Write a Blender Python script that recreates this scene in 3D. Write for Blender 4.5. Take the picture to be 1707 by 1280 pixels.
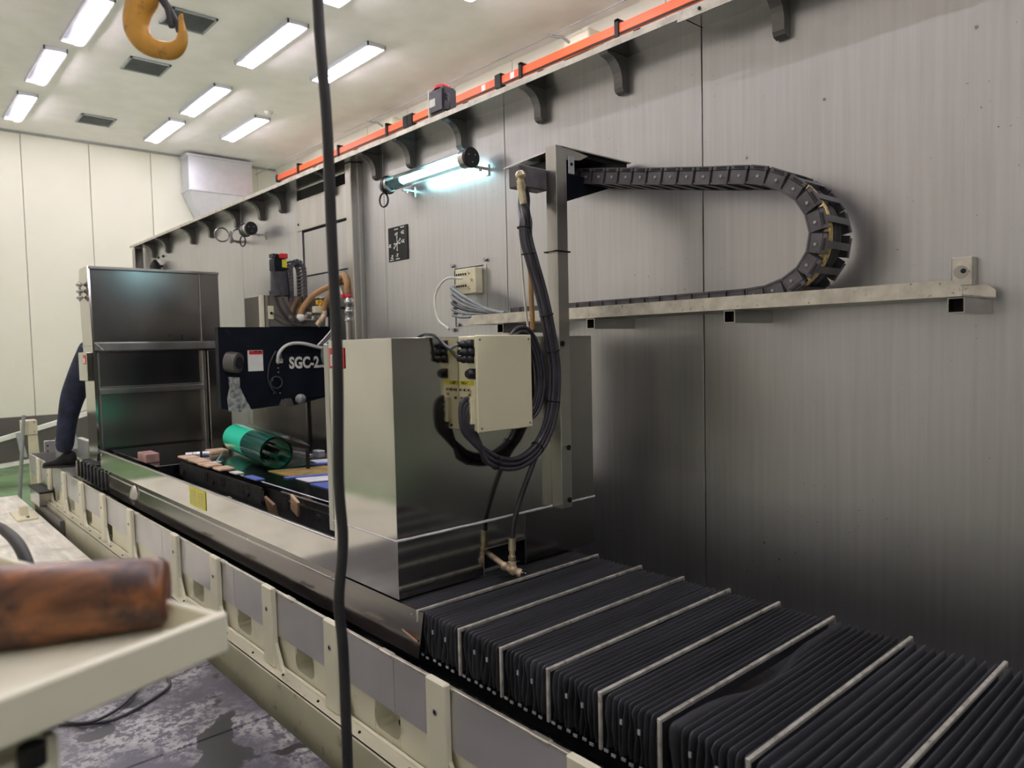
import bpy, bmesh, math, random
from mathutils import Vector, Matrix
from mathutils.noise import noise as pn
random.seed(7)
D = bpy.data; SC = bpy.context.scene; COL = SC.collection
for o in list(D.objects): D.objects.remove(o)
# Everything below is laid out in units of 1.2 m with the lens at the origin; finish() converts to metres, floor at z = 0.
S = 1.2; GZ = 1.45
# ---------------------------------------------------------------- camera, world, exposure
cam = D.cameras.new('camera'); cam_o = D.objects.new('camera', cam); COL.objects.link(cam_o); SC.camera = cam_o
cam.sensor_fit = 'HORIZONTAL'; cam.sensor_width = 36.0; cam.lens = 36*1209.53/1707; cam.clip_start = .02; cam.clip_end = 100
Rm = [(0.66723999, 0.02416616, -0.74445066), (0.74450842, -0.05158363, 0.66561727), (-0.02231606, -0.99837624, -0.05241057)]
cam_o.matrix_world = Matrix(((Rm[0][0], -Rm[0][1], -Rm[0][2], 0), (Rm[1][0], -Rm[1][1], -Rm[1][2], 0), (Rm[2][0], -Rm[2][1], -Rm[2][2], GZ*S), (0, 0, 0, 1)))
cam.dof.use_dof = True; cam.dof.focus_distance = 3.0; cam.dof.aperture_fstop = 4.2
w = D.worlds.new('world'); SC.world = w; w.use_nodes = True
w.node_tree.nodes['Background'].inputs[0].default_value = (.6, .62, .65, 1); w.node_tree.nodes['Background'].inputs[1].default_value = .3
SC.view_settings.view_transform = 'Standard'; SC.view_settings.look = 'None'; SC.view_settings.gamma = 1
SC.view_settings.use_curve_mapping = False; SC.view_settings.exposure = 1.08
TUBE = 28.0          # strength of the ceiling tubes
SC.cycles.max_bounces = 10; SC.cycles.diffuse_bounces = 5; SC.cycles.glossy_bounces = 6; SC.cycles.transmission_bounces = 6
SC.cycles.caustics_refractive = False; SC.cycles.sample_clamp_indirect = 6; SC.cycles.use_denoising = True; SC.cycles.blur_glossy = .5

# ---------------------------------------------------------------- materials
MATS = {}
def nmat(name):
    m = D.materials.new(name); m.use_nodes = True; nt = m.node_tree
    b = nt.nodes['Principled BSDF']; MATS[name] = m
    return m, nt, b
def tex(nt, scale, detail=4, stretch=(1, 1, 1), rough=.5, off=0):
    tc = nt.nodes.new('ShaderNodeTexCoord'); mp = nt.nodes.new('ShaderNodeMapping')
    mp.inputs['Scale'].default_value = stretch; mp.inputs['Location'].default_value = (off, off*1.3, off*.7)
    g = nt.nodes.new('ShaderNodeNewGeometry')
    nt.links.new(g.outputs['Position'], mp.inputs['Vector'])
    n = nt.nodes.new('ShaderNodeTexNoise'); n.inputs['Scale'].default_value = scale; n.inputs['Detail'].default_value = detail
    n.inputs['Roughness'].default_value = rough
    nt.links.new(mp.outputs[0], n.inputs['Vector']); nt.nodes.remove(tc)
    return n.outputs['Fac']
def ramp(nt, src, stops):
    r = nt.nodes.new('ShaderNodeValToRGB'); e = r.color_ramp.elements
    while len(e) < len(stops): e.new(.5)
    for k, (p, c) in enumerate(stops):
        e[k].position = p; e[k].color = (c, c, c, 1) if isinstance(c, (int, float)) else (*c, 1)
    nt.links.new(src, r.inputs[0]); return r.outputs[0]
def mixc(nt, fac, a, b, mode='MIX'):
    m = nt.nodes.new('ShaderNodeMix'); m.data_type = 'RGBA'; m.blend_type = mode
    if isinstance(fac, (int, float)): m.inputs[0].default_value = fac
    else: nt.links.new(fac, m.inputs[0])
    for i, v in ((6, a), (7, b)):
        if isinstance(v, tuple): m.inputs[i].default_value = (*v, 1)
        else: nt.links.new(v, m.inputs[i])
    return m.outputs[2]
def bump(nt, b, src, dist, strength=.5):
    n = nt.nodes.new('ShaderNodeBump'); n.inputs['Strength'].default_value = strength; n.inputs['Distance'].default_value = dist
    nt.links.new(src, n.inputs['Height']); nt.links.new(n.outputs[0], b.inputs['Normal'])
def pm(name, col, rough=.5, metal=0., var=.06, vs=6, bmp=0, bs=60, stretch=(1, 1, 1), rvar=0., dirt=None, ds=8, dth=(.55, .7), spec=.5):
    m, nt, b = nmat(name)
    n = tex(nt, vs, 4, stretch)
    lo = tuple(max(0, c*(1-var*2)) for c in col); hi = tuple(min(1, c*(1+var*2)) for c in col)
    c = ramp(nt, n, [(.3, lo), (.7, hi)])
    if dirt:
        d = ramp(nt, tex(nt, ds, 6, off=3, rough=.65), [(dth[0], 0.), (dth[1], 1.)]); c = mixc(nt, d, c, dirt)
    nt.links.new(c, b.inputs['Base Color']); b.inputs['Metallic'].default_value = metal; b.inputs['Roughness'].default_value = rough
    b.inputs['Specular IOR Level'].default_value = spec
    if rvar:
        r = ramp(nt, n, [(.1, max(.02, rough-rvar)), (.9, rough+rvar)]); nt.links.new(r, b.inputs['Roughness'])
    if bmp: bump(nt, b, tex(nt, bs, 3, stretch), bmp)
    return m
def em(name, col, st):
    m, nt, b = nmat(name); b.inputs['Base Color'].default_value = (*col, 1); b.inputs['Emission Color'].default_value = (*col, 1)
    b.inputs['Emission Strength'].default_value = st; return m

def steel_wall():
    m, nt, b = nmat('brushed_steel')
    st = tex(nt, 55, 4, (1, 1, .03)); bl = tex(nt, 1.3, 4, (1, 1, .7), off=5); fine = tex(nt, 9, 5, (1, 1, .35), off=9)
    c = ramp(nt, bl, [(.3, (.47, .47, .48)), (.7, (.57, .575, .605))])
    c = mixc(nt, .35, c, ramp(nt, st, [(.3, (.40, .395, .40)), (.7, (.57, .57, .59))]))
    sp = ramp(nt, tex(nt, 70, 2, off=2), [(.725, 0.), (.75, 1.)]); msk = ramp(nt, tex(nt, 1.6, 5, (1, 1, 1.2), off=11), [(.48, 0.), (.62, 1.)])
    mul = nt.nodes.new('ShaderNodeMath'); mul.operation = 'MULTIPLY'; nt.links.new(sp, mul.inputs[0]); nt.links.new(msk, mul.inputs[1])
    c = mixc(nt, mul.outputs[0], c, (.16, .12, .08))
    nt.links.new(c, b.inputs['Base Color']); b.inputs['Metallic'].default_value = .92
    r = ramp(nt, st, [(0., .285), (1., .35)])
    nt.links.new(r, b.inputs['Roughness']); return m
M_wall = steel_wall()
M_pol = pm('polished_steel', (.60, .59, .55), .10, 1, .05, 2.2, rvar=.04, bmp=.0008, bs=2.5)
M_satin = pm('satin_steel', (.50, .49, .47), .325, 1, .08, 5, stretch=(1, 1, .2), rvar=.035)
M_satdark = pm('dark_satin_steel', (.38, .365, .355), .20, 1, .06, 3, stretch=(1, 1, .3), rvar=.03)
M_galv = pm('galvanised_steel', (.64, .66, .72), .38, .8, .02, 10, rvar=.05)
M_rail = pm('tray_steel', (.56, .54, .48), .42, .9, .1, 20, rvar=.06, dirt=(.22, .18, .14), ds=60, dth=(.62, .68))
M_cover = pm('slide_cover_steel', (.24, .225, .22), .17, 1, .12, 5, stretch=(.25, 1, 2), rvar=.05)
M_brk = pm('bracket_steel', (.17, .165, .165), .4, .8, .08, 5)
M_panel = pm('trough_panel_steel', (.56, .555, .565), .34, .65, .05, 3, rvar=.05)
M_cream = pm('cream_paint', (.74, .72, .57), .42, 0, .03, 4, dirt=(.42, .38, .26), ds=9, dth=(.63, .82))
M_box = pm('box_cream_paint', (.80, .76, .54), .38, 0, .02, 4)
M_base = pm('bed_paint', (.50, .48, .36), .45, 0, .06, 3, dirt=(.16, .13, .09), ds=11, dth=(.6, .74))
M_wallp = pm('cream_wall_panel', (.69, .68, .575), .55, 0, .015, 1.2)
M_ceil = pm('ceiling_board', (.92, .87, .885), .8, 0, .02, 3, bmp=.003, bs=90)
M_green = pm('green_floor_paint', (.22, .37, .18), .22, 0, .12, 1.5, rvar=.06, dirt=(.36, .45, .28), ds=3, dth=(.55, .8))
M_black = pm('black_paint', (.005, .007, .014), .5, 0, .2, 6, spec=.2, dirt=(.05, .05, .055), ds=7, dth=(.64, .72))
M_rub = pm('black_rubber', (.018, .018, .022), .42, 0, .15, 12)
M_cable = pm('cable_sheath', (.045, .043, .055), .36, 0, .15, 20)
M_gcable = pm('grey_cable', (.20, .22, .23), .4, 0, .1, 20)
M_wcable = pm('white_cable', (.72, .72, .66), .45)
M_plast = pm('chain_plastic', (.085, .078, .088), .42, 0, .15, 20, bmp=.0008, bs=120)
M_cloth = pm('bellows_fabric', (.026, .027, .034), .47, 0, .25, 12, stretch=(1, .1, 1), bmp=.0006, bs=160)
M_bar = pm('bellows_bar', (.62, .61, .56), .38, .6, .15, 30, rvar=.1, dirt=(.35, .25, .2), ds=30, dth=(.58, .68))
M_orange = pm('orange_rail', (.86, .13, .035), .45, 0, .04, 3)
M_hook = pm('hook_yellow', (.62, .31, .05), .42, 0, .15, 14, dirt=(.30, .15, .05), ds=40, dth=(.58, .72))
M_wood = pm('worn_wood', (.20, .075, .026), .36, 0, .35, 42, stretch=(1, .12, 1), dirt=(.035, .014, .010), ds=20, dth=(.46, .62))
M_brass = pm('brass', (.66, .58, .40), .32, .85, .15, 25, rvar=.1)
M_brz = pm('corroded_brass', (.62, .50, .36), .5, .4, .2, 40, dirt=(.3, .2, .12), ds=50)
M_tan = pm('tan_hose', (.42, .24, .10), .4, 0, .1, 10)
M_gold = pm('gold_braid', (.60, .46, .18), .35, .6, .3, 70)
M_white = pm('white_plastic', (.78, .78, .74), .45)
M_pcream = pm('terminal_cream', (.74, .70, .50), .5)
M_yel = pm('yellow_label', (.78, .72, .04), .5, 0, .05, 40)
M_red = pm('red_paint', (.65, .03, .04), .4)
M_ink = pm('black_ink', (.01, .01, .01), .5, spec=.25)
M_ylw = pm('valve_yellow', (.80, .50, .03), .4)
M_blue = pm('blue_print', (.10, .16, .55), .5)
M_gpaper = pm('gold_sheet', (.58, .42, .16), .35, .3, .2, 18, dirt=(.5, .12, .05), ds=25, dth=(.6, .7))
M_paper = pm('white_sheet', (.75, .76, .85), .5)
M_pwood = pm('pale_wood', (.66, .45, .31), .6, 0, .1, 15)
M_card = pm('cardboard', (.36, .22, .13), .7, 0, .15, 12)
M_cop = pm('pink_brick', (.40, .23, .21), .6, 0, .15, 20)
M_tbl = pm('table_steel', (.20, .20, .22), .16, 1, .1, 3, rvar=.06)
M_tdark = pm('grimy_iron', (.035, .035, .04), .5, .3, .3, 14, bmp=.004, bs=40, dirt=(.12, .11, .12), ds=20, dth=(.6, .75))
M_rag = pm('grey_rag', (.30, .30, .30), .9, 0, .35, 30, bmp=.004, bs=60)
M_jean = pm('navy_cloth', (.012, .016, .045), .8, 0, .3, 12, bmp=.003, bs=30)
M_shirt = pm('dark_shirt', (.02, .022, .035), .85)
M_shoe = pm('black_leather', (.010, .010, .012), .5, 0, .2, 12, spec=.25)
M_skin = pm('skin', (.55, .33, .23), .5)
M_hair = pm('black_hair', (.012, .01, .01), .5)
M_dark = pm('dark_opening', (.008, .008, .01), .7)
M_vent = pm('vent_grey', (.36, .38, .40), .5, .3)
M_gpost = pm('grey_paint', (.30, .31, .31), .45)
M_gwall = pm('grey_enamel', (.10, .09, .085), .4, 0, .1, 2)
M_caulk = pm('sealant', (.70, .70, .72), .5, 0, .1, 20)
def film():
    m, nt, b = nmat('lit_green_film'); b.inputs['Base Color'].default_value = (.03, 1.0, .66, 1); b.inputs['Roughness'].default_value = .12  # brighter green holds the light glowing through the film; dark copy below
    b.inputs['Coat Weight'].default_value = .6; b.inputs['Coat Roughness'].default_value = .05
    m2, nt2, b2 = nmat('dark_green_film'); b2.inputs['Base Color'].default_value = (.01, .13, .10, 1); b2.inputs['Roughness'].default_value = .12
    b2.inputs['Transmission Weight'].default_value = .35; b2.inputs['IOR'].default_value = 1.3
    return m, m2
M_film_lit, M_film2 = film()
def glass():
    m, nt, b = nmat('lamp_glass'); b.inputs['Base Color'].default_value = (.75, .97, 1, 1); b.inputs['Roughness'].default_value = .05
    b.inputs['Transmission Weight'].default_value = 1.0; b.inputs['IOR'].default_value = 1.15; return m
M_glass = glass()
M_tube = em('tube_light', (1.0, .925, 1.0), TUBE)
M_diff = pm('reflector_enamel', (.035, .035, .045), .4, 0, .0)
M_ctube = em('work_lamp_tube', (.55, .93, 1.0), 8.0)
def plates():
    # worn dark floor plates: dark violet grey sheet, pale speckled wear, wet patches
    m, nt, b = nmat('worn_plate')
    wear = ramp(nt, tex(nt, 30, 8, rough=.75), [(.46, 0.), (.54, 1.)])
    big = ramp(nt, tex(nt, 1.7, 5, off=4.3), [(.50, 0.), (.62, 1.)])
    mul = nt.nodes.new('ShaderNodeMath'); mul.operation = 'MULTIPLY'; nt.links.new(wear, mul.inputs[0]); nt.links.new(big, mul.inputs[1])
    c = mixc(nt, mul.outputs[0], (.085, .08, .105), (.42, .41, .41))
    wet = ramp(nt, tex(nt, 3.2, 5, off=7.1), [(.60, 0.), (.615, 1.)])
    c = mixc(nt, wet, c, (.03, .03, .035)); nt.links.new(c, b.inputs['Base Color'])
    r = mixc(nt, wet, mixc(nt, mul.outputs[0], (.28,)*3, (.6,)*3), (.32,)*3); b.inputs['Specular IOR Level'].default_value = .3; nt.links.new(r, b.inputs['Roughness'])
    return m
M_plate = plates()
M_stone = pm('pale_plate', (.78, .755, .66), .45, 0, .10, 9, stretch=(.3, 2.2, 1), bmp=.002, bs=14, dirt=(.55, .53, .44), ds=2.5, dth=(.52, .66))

# ---------------------------------------------------------------- mesh builder
def fr(axis):
    a = Vector(axis).normalized(); t = Vector((0, 0, 1)) if abs(a.z) < .9 else Vector((1, 0, 0))
    u = t.cross(a).normalized(); return a, u, a.cross(u)
class MB:
    def __init__(s): s.v = []; s.f = []; s.m = []; s.sm = []
    def add(s, vs, fs, mi=0, smooth=False):
        n = len(s.v); s.v += [tuple(q) for q in vs]
        for f in fs: s.f.append(tuple(n+i for i in f)); s.m.append(mi); s.sm.append(smooth)
        return s
    def box(s, x0, x1, y0, y1, z0, z1, mi=0, bev=0, M=None):
        if x0 > x1: x0, x1 = x1, x0
        if y0 > y1: y0, y1 = y1, y0
        if z0 > z1: z0, z1 = z1, z0
        if bev <= 0:
            vs = [Vector((x, y, z)) for x in (x0, x1) for y in (y0, y1) for z in (z0, z1)]
            fs = [(0, 1, 3, 2), (4, 6, 7, 5), (0, 4, 5, 1), (2, 3, 7, 6), (0, 2, 6, 4), (1, 5, 7, 3)]
        else:
            b = min(bev, (x1-x0)*.45, (y1-y0)*.45, (z1-z0)*.45)
            bm = bmesh.new(); r = bmesh.ops.create_cube(bm, size=1)
            bmesh.ops.scale(bm, vec=(x1-x0, y1-y0, z1-z0), verts=bm.verts)
            bmesh.ops.translate(bm, vec=((x0+x1)/2, (y0+y1)/2, (z0+z1)/2), verts=bm.verts)
            bmesh.ops.bevel(bm, geom=list(bm.edges), offset=b, segments=1 if b < .006 else 2, affect='EDGES')
            bm.verts.index_update(); vs = [v.co.copy() for v in bm.verts]; fs = [tuple(v.index for v in f.verts) for f in bm.faces]; bm.free()
        if M is not None: vs = [M @ v for v in vs]
        return s.add(vs, fs, mi)
    def cyl(s, p0, p1, r0, r1=None, n=16, mi=0, caps=True):
        p0, p1 = Vector(p0), Vector(p1); r1 = r0 if r1 is None else r1; a, u, w_ = fr(p1-p0)
        vs = []
        for p, r in ((p0, r0), (p1, r1)):
            for k in range(n):
                t = 2*math.pi*k/n; vs.append(p+(u*math.cos(t)+w_*math.sin(t))*r)
        s.add(vs, [(k, (k+1) % n, n+(k+1) % n, n+k) for k in range(n)], mi, True)
        if caps:
            s.add(vs[:n], [tuple(range(n))[::-1]], mi); s.add(vs[n:], [tuple(range(n))], mi)
        return s
    def lathe(s, p0, axis, prof, n=20, mi=0):   # prof: list of (distance along the axis, radius)
        p0 = Vector(p0); a, u, w_ = fr(axis); vs = []
        for d, r in prof:
            for k in range(n):
                t = 2*math.pi*k/n; vs.append(p0+a*d+(u*math.cos(t)+w_*math.sin(t))*r)
        fs = [(i*n+k, i*n+(k+1) % n, (i+1)*n+(k+1) % n, (i+1)*n+k) for i in range(len(prof)-1) for k in range(n)]
        s.add(vs, fs, mi, True); L = (len(prof)-1)*n
        s.add(vs[:n], [tuple(range(n))[::-1]], mi); s.add(vs[L:], [tuple(range(n))], mi)
        return s
    def tube(s, pts, r, n=10, mi=0, closed=False, caps=True, flat=1.0):
        pts = [Vector(p) for p in pts]; N = len(pts); rs = r if isinstance(r, (list, tuple)) else [r]*N
        u = None; vs = []
        for i, p in enumerate(pts):
            if closed: t = pts[(i+1) % N]-pts[i-1]
            else: t = pts[min(i+1, N-1)]-pts[max(i-1, 0)]
            t.normalize()
            if u is None: _, u, _w = fr(t)
            u = (u-t*u.dot(t)).normalized(); w_ = t.cross(u)
            for k in range(n):
                a = 2*math.pi*k/n; vs.append(p+(u*math.cos(a)*flat+w_*math.sin(a))*rs[i])
        m = N if closed else N-1
        s.add(vs, [(i*n+k, i*n+(k+1) % n, ((i+1) % N)*n+(k+1) % n, ((i+1) % N)*n+k) for i in range(m) for k in range(n)], mi, True)
        if caps and not closed:
            s.add(vs[:n], [tuple(range(n))[::-1]], mi); s.add(vs[-n:], [tuple(range(n))], mi)
        return s
    def prism(s, poly, vec, mi=0):               # polygon of 3-D points swept along vec
        poly = [Vector(p) for p in poly]; vec = Vector(vec); n = len(poly)
        vs = poly+[p+vec for p in poly]
        s.add(vs, [tuple(range(n))[::-1], tuple(range(n, 2*n))]+[(k, (k+1) % n, n+(k+1) % n, n+k) for k in range(n)], mi)
        return s
    def ball(s, c, r, n=12, mi=0, sc=(1, 1, 1)):
        c = Vector(c); vs = []; m = n//2
        for i in range(m+1):
            th = math.pi*i/m
            for k in range(n):
                ph = 2*math.pi*k/n; vs.append(c+Vector((math.sin(th)*math.cos(ph)*sc[0], math.sin(th)*math.sin(ph)*sc[1], math.cos(th)*sc[2]))*r)
        return s.add(vs, [(i*n+k, (i+1)*n+k, (i+1)*n+(k+1) % n, i*n+(k+1) % n) for i in range(m) for k in range(n)], mi, True)
    def build(s, name, mats, parent=None):
        if not isinstance(mats, (list, tuple)): mats = [mats]
        if parent is not None: org = WORLD[parent.name]
        else:
            xs = [v[0] for v in s.v]; ys = [v[1] for v in s.v]; org = Vector(((min(xs)+max(xs))/2, (min(ys)+max(ys))/2, min(v[2] for v in s.v)))
        me = D.meshes.new(name)
        me.from_pydata([(v[0]-org.x, v[1]-org.y, v[2]-org.z) for v in s.v], [], s.f)
        for m in mats: me.materials.append(m)
        me.polygons.foreach_set('material_index', s.m); me.polygons.foreach_set('use_smooth', s.sm); me.validate(); me.update()
        bm = bmesh.new(); bm.from_mesh(me); bmesh.ops.recalc_face_normals(bm, faces=bm.faces); bm.to_mesh(me); bm.free()
        o = D.objects.new(name, me); COL.objects.link(o)
        if parent is not None: o.parent = parent; WORLD[o.name] = org.copy()
        else: o.location = org; WORLD[o.name] = org.copy()
        return o
WORLD = {}
def tag(o, label, cat, group=None, kind=None):
    o['label'] = label
    if cat: o['category'] = cat
    if group: o['group'] = group
    if kind: o['kind'] = kind
    return o
def thing(name, label, cat, loc, group=None):
    o = D.objects.new(name, None); COL.objects.link(o); o.location = loc; o.empty_display_size = .05; WORLD[o.name] = Vector(loc)
    return tag(o, label, cat, group)
def struct(o, label=None):
    o['kind'] = 'structure'
    if label: o['label'] = label
    return o
def inst(src, name, parent, loc=(0, 0, 0), rot=(0, 0, 0)):   # another piece sharing src's mesh, placed relative to parent
    o = D.objects.new(name, src.data); COL.objects.link(o); o.parent = parent; o.location = loc; o.rotation_euler = rot
    WORLD[o.name] = WORLD[parent.name]+Vector(loc); return o
def text(string, size, origin, right, up, mat, parent, name='lettering', ext=.0008, bold=0., sx=1.0, align='LEFT'):
    c = D.curves.new('t', 'FONT'); c.body = string; c.size = size; c.extrude = ext; c.offset = bold; c.align_x = align; c.resolution_u = 3
    t = D.objects.new('t', c); COL.objects.link(t); bpy.context.view_layer.update()
    me = D.meshes.new_from_object(t.evaluated_get(bpy.context.evaluated_depsgraph_get())); D.objects.remove(t); D.curves.remove(c)
    r = Vector(right).normalized(); u = Vector(up).normalized(); n = r.cross(u); o0 = Vector(origin)-WORLD[parent.name]
    for v in me.vertices: v.co = o0+r*v.co.x*sx+u*v.co.y+n*v.co.z
    me.materials.clear(); me.materials.append(mat); me.name = name
    o = D.objects.new(name, me); COL.objects.link(o); o.parent = parent; WORLD[o.name] = WORLD[parent.name].copy(); return o
def spline(pts, k=6):
    P = [Vector(p) for p in pts]; P = [P[0]*2-P[1]]+P+[P[-1]*2-P[-2]]; out = []
    for i in range(1, len(P)-2):
        for j in range(k):
            t = j/k; a, b, c, d = P[i-1], P[i], P[i+1], P[i+2]
            out.append(.5*((2*b)+(c-a)*t+(2*a-5*b+4*c-d)*t*t+(3*b-a-3*c+d)*t**3))
    out.append(P[-2]); return out
def bolt(mb, p, axis, r=.006, h=.004, mi=0): mb.cyl(p, Vector(p)+Vector(axis).normalized()*h, r, r*.9, 8, mi)
W = 2.2

# ================================================================ THE SETTING
XF, XB, YN, YR, ZC = -11.65, 5.0, -1.5, 5.26, 3.0
struct(MB().box(XF, XB, YN, YR, -GZ-.08, -GZ).build('floor', M_green), 'glossy green painted workshop floor')
struct(MB().box(XF, XB, YN, YR, ZC, ZC+.08).build('ceiling', M_ceil), 'off-white fine textured ceiling')
wf = D.objects.new('wall_far', None); COL.objects.link(wf); wf.location = (XF, 0, -GZ); WORLD[wf.name] = Vector((XF, 0, -GZ)); wf['kind'] = 'structure'
y = 1.722-.807*4; edges = [YN]+[y+.807*k for k in range(9)]+[YR]
for a, b in zip(edges, edges[1:]):
    if b-a < .05: continue
    MB().box(XF-.05, XF, a+.004, b-.004, -GZ, ZC, bev=.003).build('wall_panel', M_wallp, wf)
MB().box(XF-.08, XF-.03, YN, YR, -GZ, ZC).build('backing', M_gpost, wf)
MB().box(XF, XF+.02, YN, YR, ZC-.03, ZC).build('ceiling_trim', M_gpost, wf)
MB().box(XF, XF+.03, YN, YR, -GZ, -.80).build('lower_cladding', M_gwall, wf)
wr = D.objects.new('wall_right', None); COL.objects.link(wr); wr.location = (0, YR, -GZ); WORLD[wr.name] = Vector((0, YR, -GZ)); wr['kind'] = 'structure'
for k in range(17):
    a = XF+k*.98; MB().box(a+.004, min(a+.976, XB), YR, YR+.05, -GZ, ZC, bev=.003).build('wall_panel', M_wallp, wr)
MB().box(XF, XB, YR+.02, YR+.08, -GZ, ZC).build('backing', M_gpost, wr)
wn = D.objects.new('wall_near', None); COL.objects.link(wn); wn.location = (0, YN, -GZ); WORLD[wn.name] = Vector((0, YN, -GZ)); wn['kind'] = 'structure'
for k in range(17):
    a = XF+k*.98; MB().box(a+.004, min(a+.976, XB), YN-.05, YN, -GZ, ZC, bev=.003).build('wall_panel', M_wallp, wn)
MB().box(XF, XB, YN-.08, YN-.02, -GZ, ZC).build('backing', M_gpost, wn)
struct(MB().box(XB, XB+.08, YN, YR, -GZ, ZC).build('wall_behind', M_gwall))
# raised walkway of plates
pf = thing('walkway', 'raised walkway of worn floor plates beside the machine', 'walkway', (-3, .3, -GZ))
xs = [-7.62, -6.9, -6.2, -5.5, -4.95, -4.4, -3.95, -3.41, -2.86, -2.31, -1.76, -1.21, -.66, -.11, .44, 1.0, 1.6]
for a, b in zip(xs, xs[1:]):
    mm = M_stone if b < -3.9 else M_plate
    for y0, y1 in ((.05, .955), (-.75, .045)):
        MB().box(a+.0025, b-.0025, y0, y1, -1.235, -1.21, bev=.003).build('floor_plate', mm, pf)
MB().box(-7.6, 1.6, -.72, .92, -1.29, -1.236).build('support_frame', M_base, pf)
for x in (-7.5, -6, -4.5, -3, -1.5, 0, 1.5):
    for y_ in (-.68, .85): MB().box(x-.04, x+.04, y_-.03, y_+.03, -GZ, -1.29).build('support_leg', M_base, pf)

# ---- ceiling lights
def ceiling_light(x0, x1, y0, label, group='ceiling light panels'):
    y1 = y0+.205; t = thing('ceiling_light', label, 'ceiling light', ((x0+x1)/2, y0+.1, ZC-.03), group)
    f = MB()
    for a in ((x0, x1, y0, y0+.012), (x0, x1, y1-.012, y1), (x0, x0+.012, y0, y1), (x1-.012, x1, y0, y1)): f.box(*a, ZC-.040, ZC-.001)
    f.build('frame', M_galv, t)
    MB().box(x0+.012, x1-.012, y0+.012, y1-.012, ZC-.006, ZC-.002).build('reflector', M_diff, t)
    MB().box(x0+.05, x1-.05, y0+.105, y0+.172, ZC-.060, ZC-.034, bev=.008).build('tube', M_tube, t)
for a in [(-7.56, -6.30, 3.02, 'large ceiling light just left of the black hanging cable'),
          (-9.52, -8.31, 3.08, 'narrow ceiling light left of the smoke detector, second from far wall in its row'),
          (-11.0, -9.87, 3.07, 'small ceiling light next to the far wall, above the galvanised duct'),
          (-10.30, -9.10, 3.87, 'ceiling light just below the smoke detector, nearest the duct'),
          (-7.50, -6.28, 3.83, 'bright ceiling light touching the right side of the black hanging cable'),
          (-9.41, -8.29, 1.46, 'ceiling light at the left edge, second from the far wall, left of the vents'),
          (-11.03, -9.89, 1.46, 'ceiling light at the far left, closest to the far wall'),
          (-8.02, -6.85, 1.545, 'ceiling light cut by the top edge, left of the yellow hook')]: ceiling_light(*a)
for y0, xx in ((3.05, (-5.2, -3.2, -1.2, .8, 2.6, 4.2)), (3.87, (-4.4, -2.2, 0.)), (.52, (-5.8, -4.5, -3.2, -1.9, -.6, .7, 2.0, 3.3)), (-.7, (-10.4, -8.9, -7.2))):
    for x in xx: ceiling_light(x-.58, x+.58, y0, 'ceiling light panel above the picture, out of frame', 'ceiling light panels out of frame')
# ---- vents
for x0, y0, lab in ((-7.1, 2.16, 'dark slatted ceiling vent partly behind the yellow hook'), (-8.46, 2.17, 'grey ceiling vent just below the yellow hook'), (-10.72, 2.19, 'small ceiling vent nearest the far wall')):
    x0 += .0; t = thing('ceiling_vent', lab, 'ceiling vent', (x0+.2, y0+.2, ZC-.02), 'ceiling vents')
    MB().box(x0, x0+.39, y0, y0+.39, ZC-.004, ZC-.001).build('backing', M_gpost, t)
    f = MB()
    for a in ((x0, x0+.39, y0, y0+.02), (x0, x0+.39, y0+.37, y0+.39), (x0, x0+.02, y0, y0+.39), (x0+.37, x0+.39, y0, y0+.39)): f.box(*a, ZC-.018, ZC-.001)
    f.build('frame', M_vent, t)
    for k in range(13):
        xk = x0+.035+k*.0265; MB().prism([(xk, y0+.02, ZC-.004), (xk+.004, y0+.02, ZC-.004), (xk+.016, y0+.02, ZC-.016), (xk+.012, y0+.02, ZC-.016)], (0, .35, 0)).build('slat', M_vent, t)
t = thing('smoke_detector', 'small round white smoke detector on the ceiling', 'smoke detector', (-8.89, 3.96, ZC-.04))
MB().lathe((-8.89, 3.96, ZC-.001), (0, 0, -1), [(0, .055), (.012, .055), (.016, .04), (.03, .036), (.034, .02)], 20).build('housing', M_white, t)
# ---- duct at the far wall
t = thing('air_duct', 'galvanised square air duct dropping from the ceiling to a funnel', 'duct', (-11.5, 4.25, 1.95))
x0, x1, y0, y1 = -11.62, -11.3, 3.76, 4.72
MB().box(x0, x1, y0, y1, 2.44, 2.96).build('duct_body', M_galv, t)
MB().box(x0, x1+.02, y0-.03, y1+.02, 2.93, 2.965, bev=.004).build('top_flange', M_galv, t)
MB().box(x0, x1+.02, y0-.02, y1+.02, 2.42, 2.45, bev=.004).build('flange', M_galv, t)
m = MB(); T = [(x0, y0, 2.42), (x1, y0, 2.42), (x1, y1, 2.42), (x0, y1, 2.42)]; B = [(x0, y0+.2, 1.95), (x1-.08, y0+.2, 1.95), (x1-.08, y0+.55, 1.95), (x0, y0+.55, 1.95)]
m.add(T+B, [(0, 1, 5, 4), (1, 2, 6, 5), (2, 3, 7, 6), (3, 0, 4, 7), (0, 3, 2, 1), (4, 5, 6, 7)]); m.build('funnel', M_galv, t)
MB().box(x0, x1-.1, y0+.22, y0+.53, -.8, 1.95).build('drop_pipe', M_galv, t)
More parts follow.
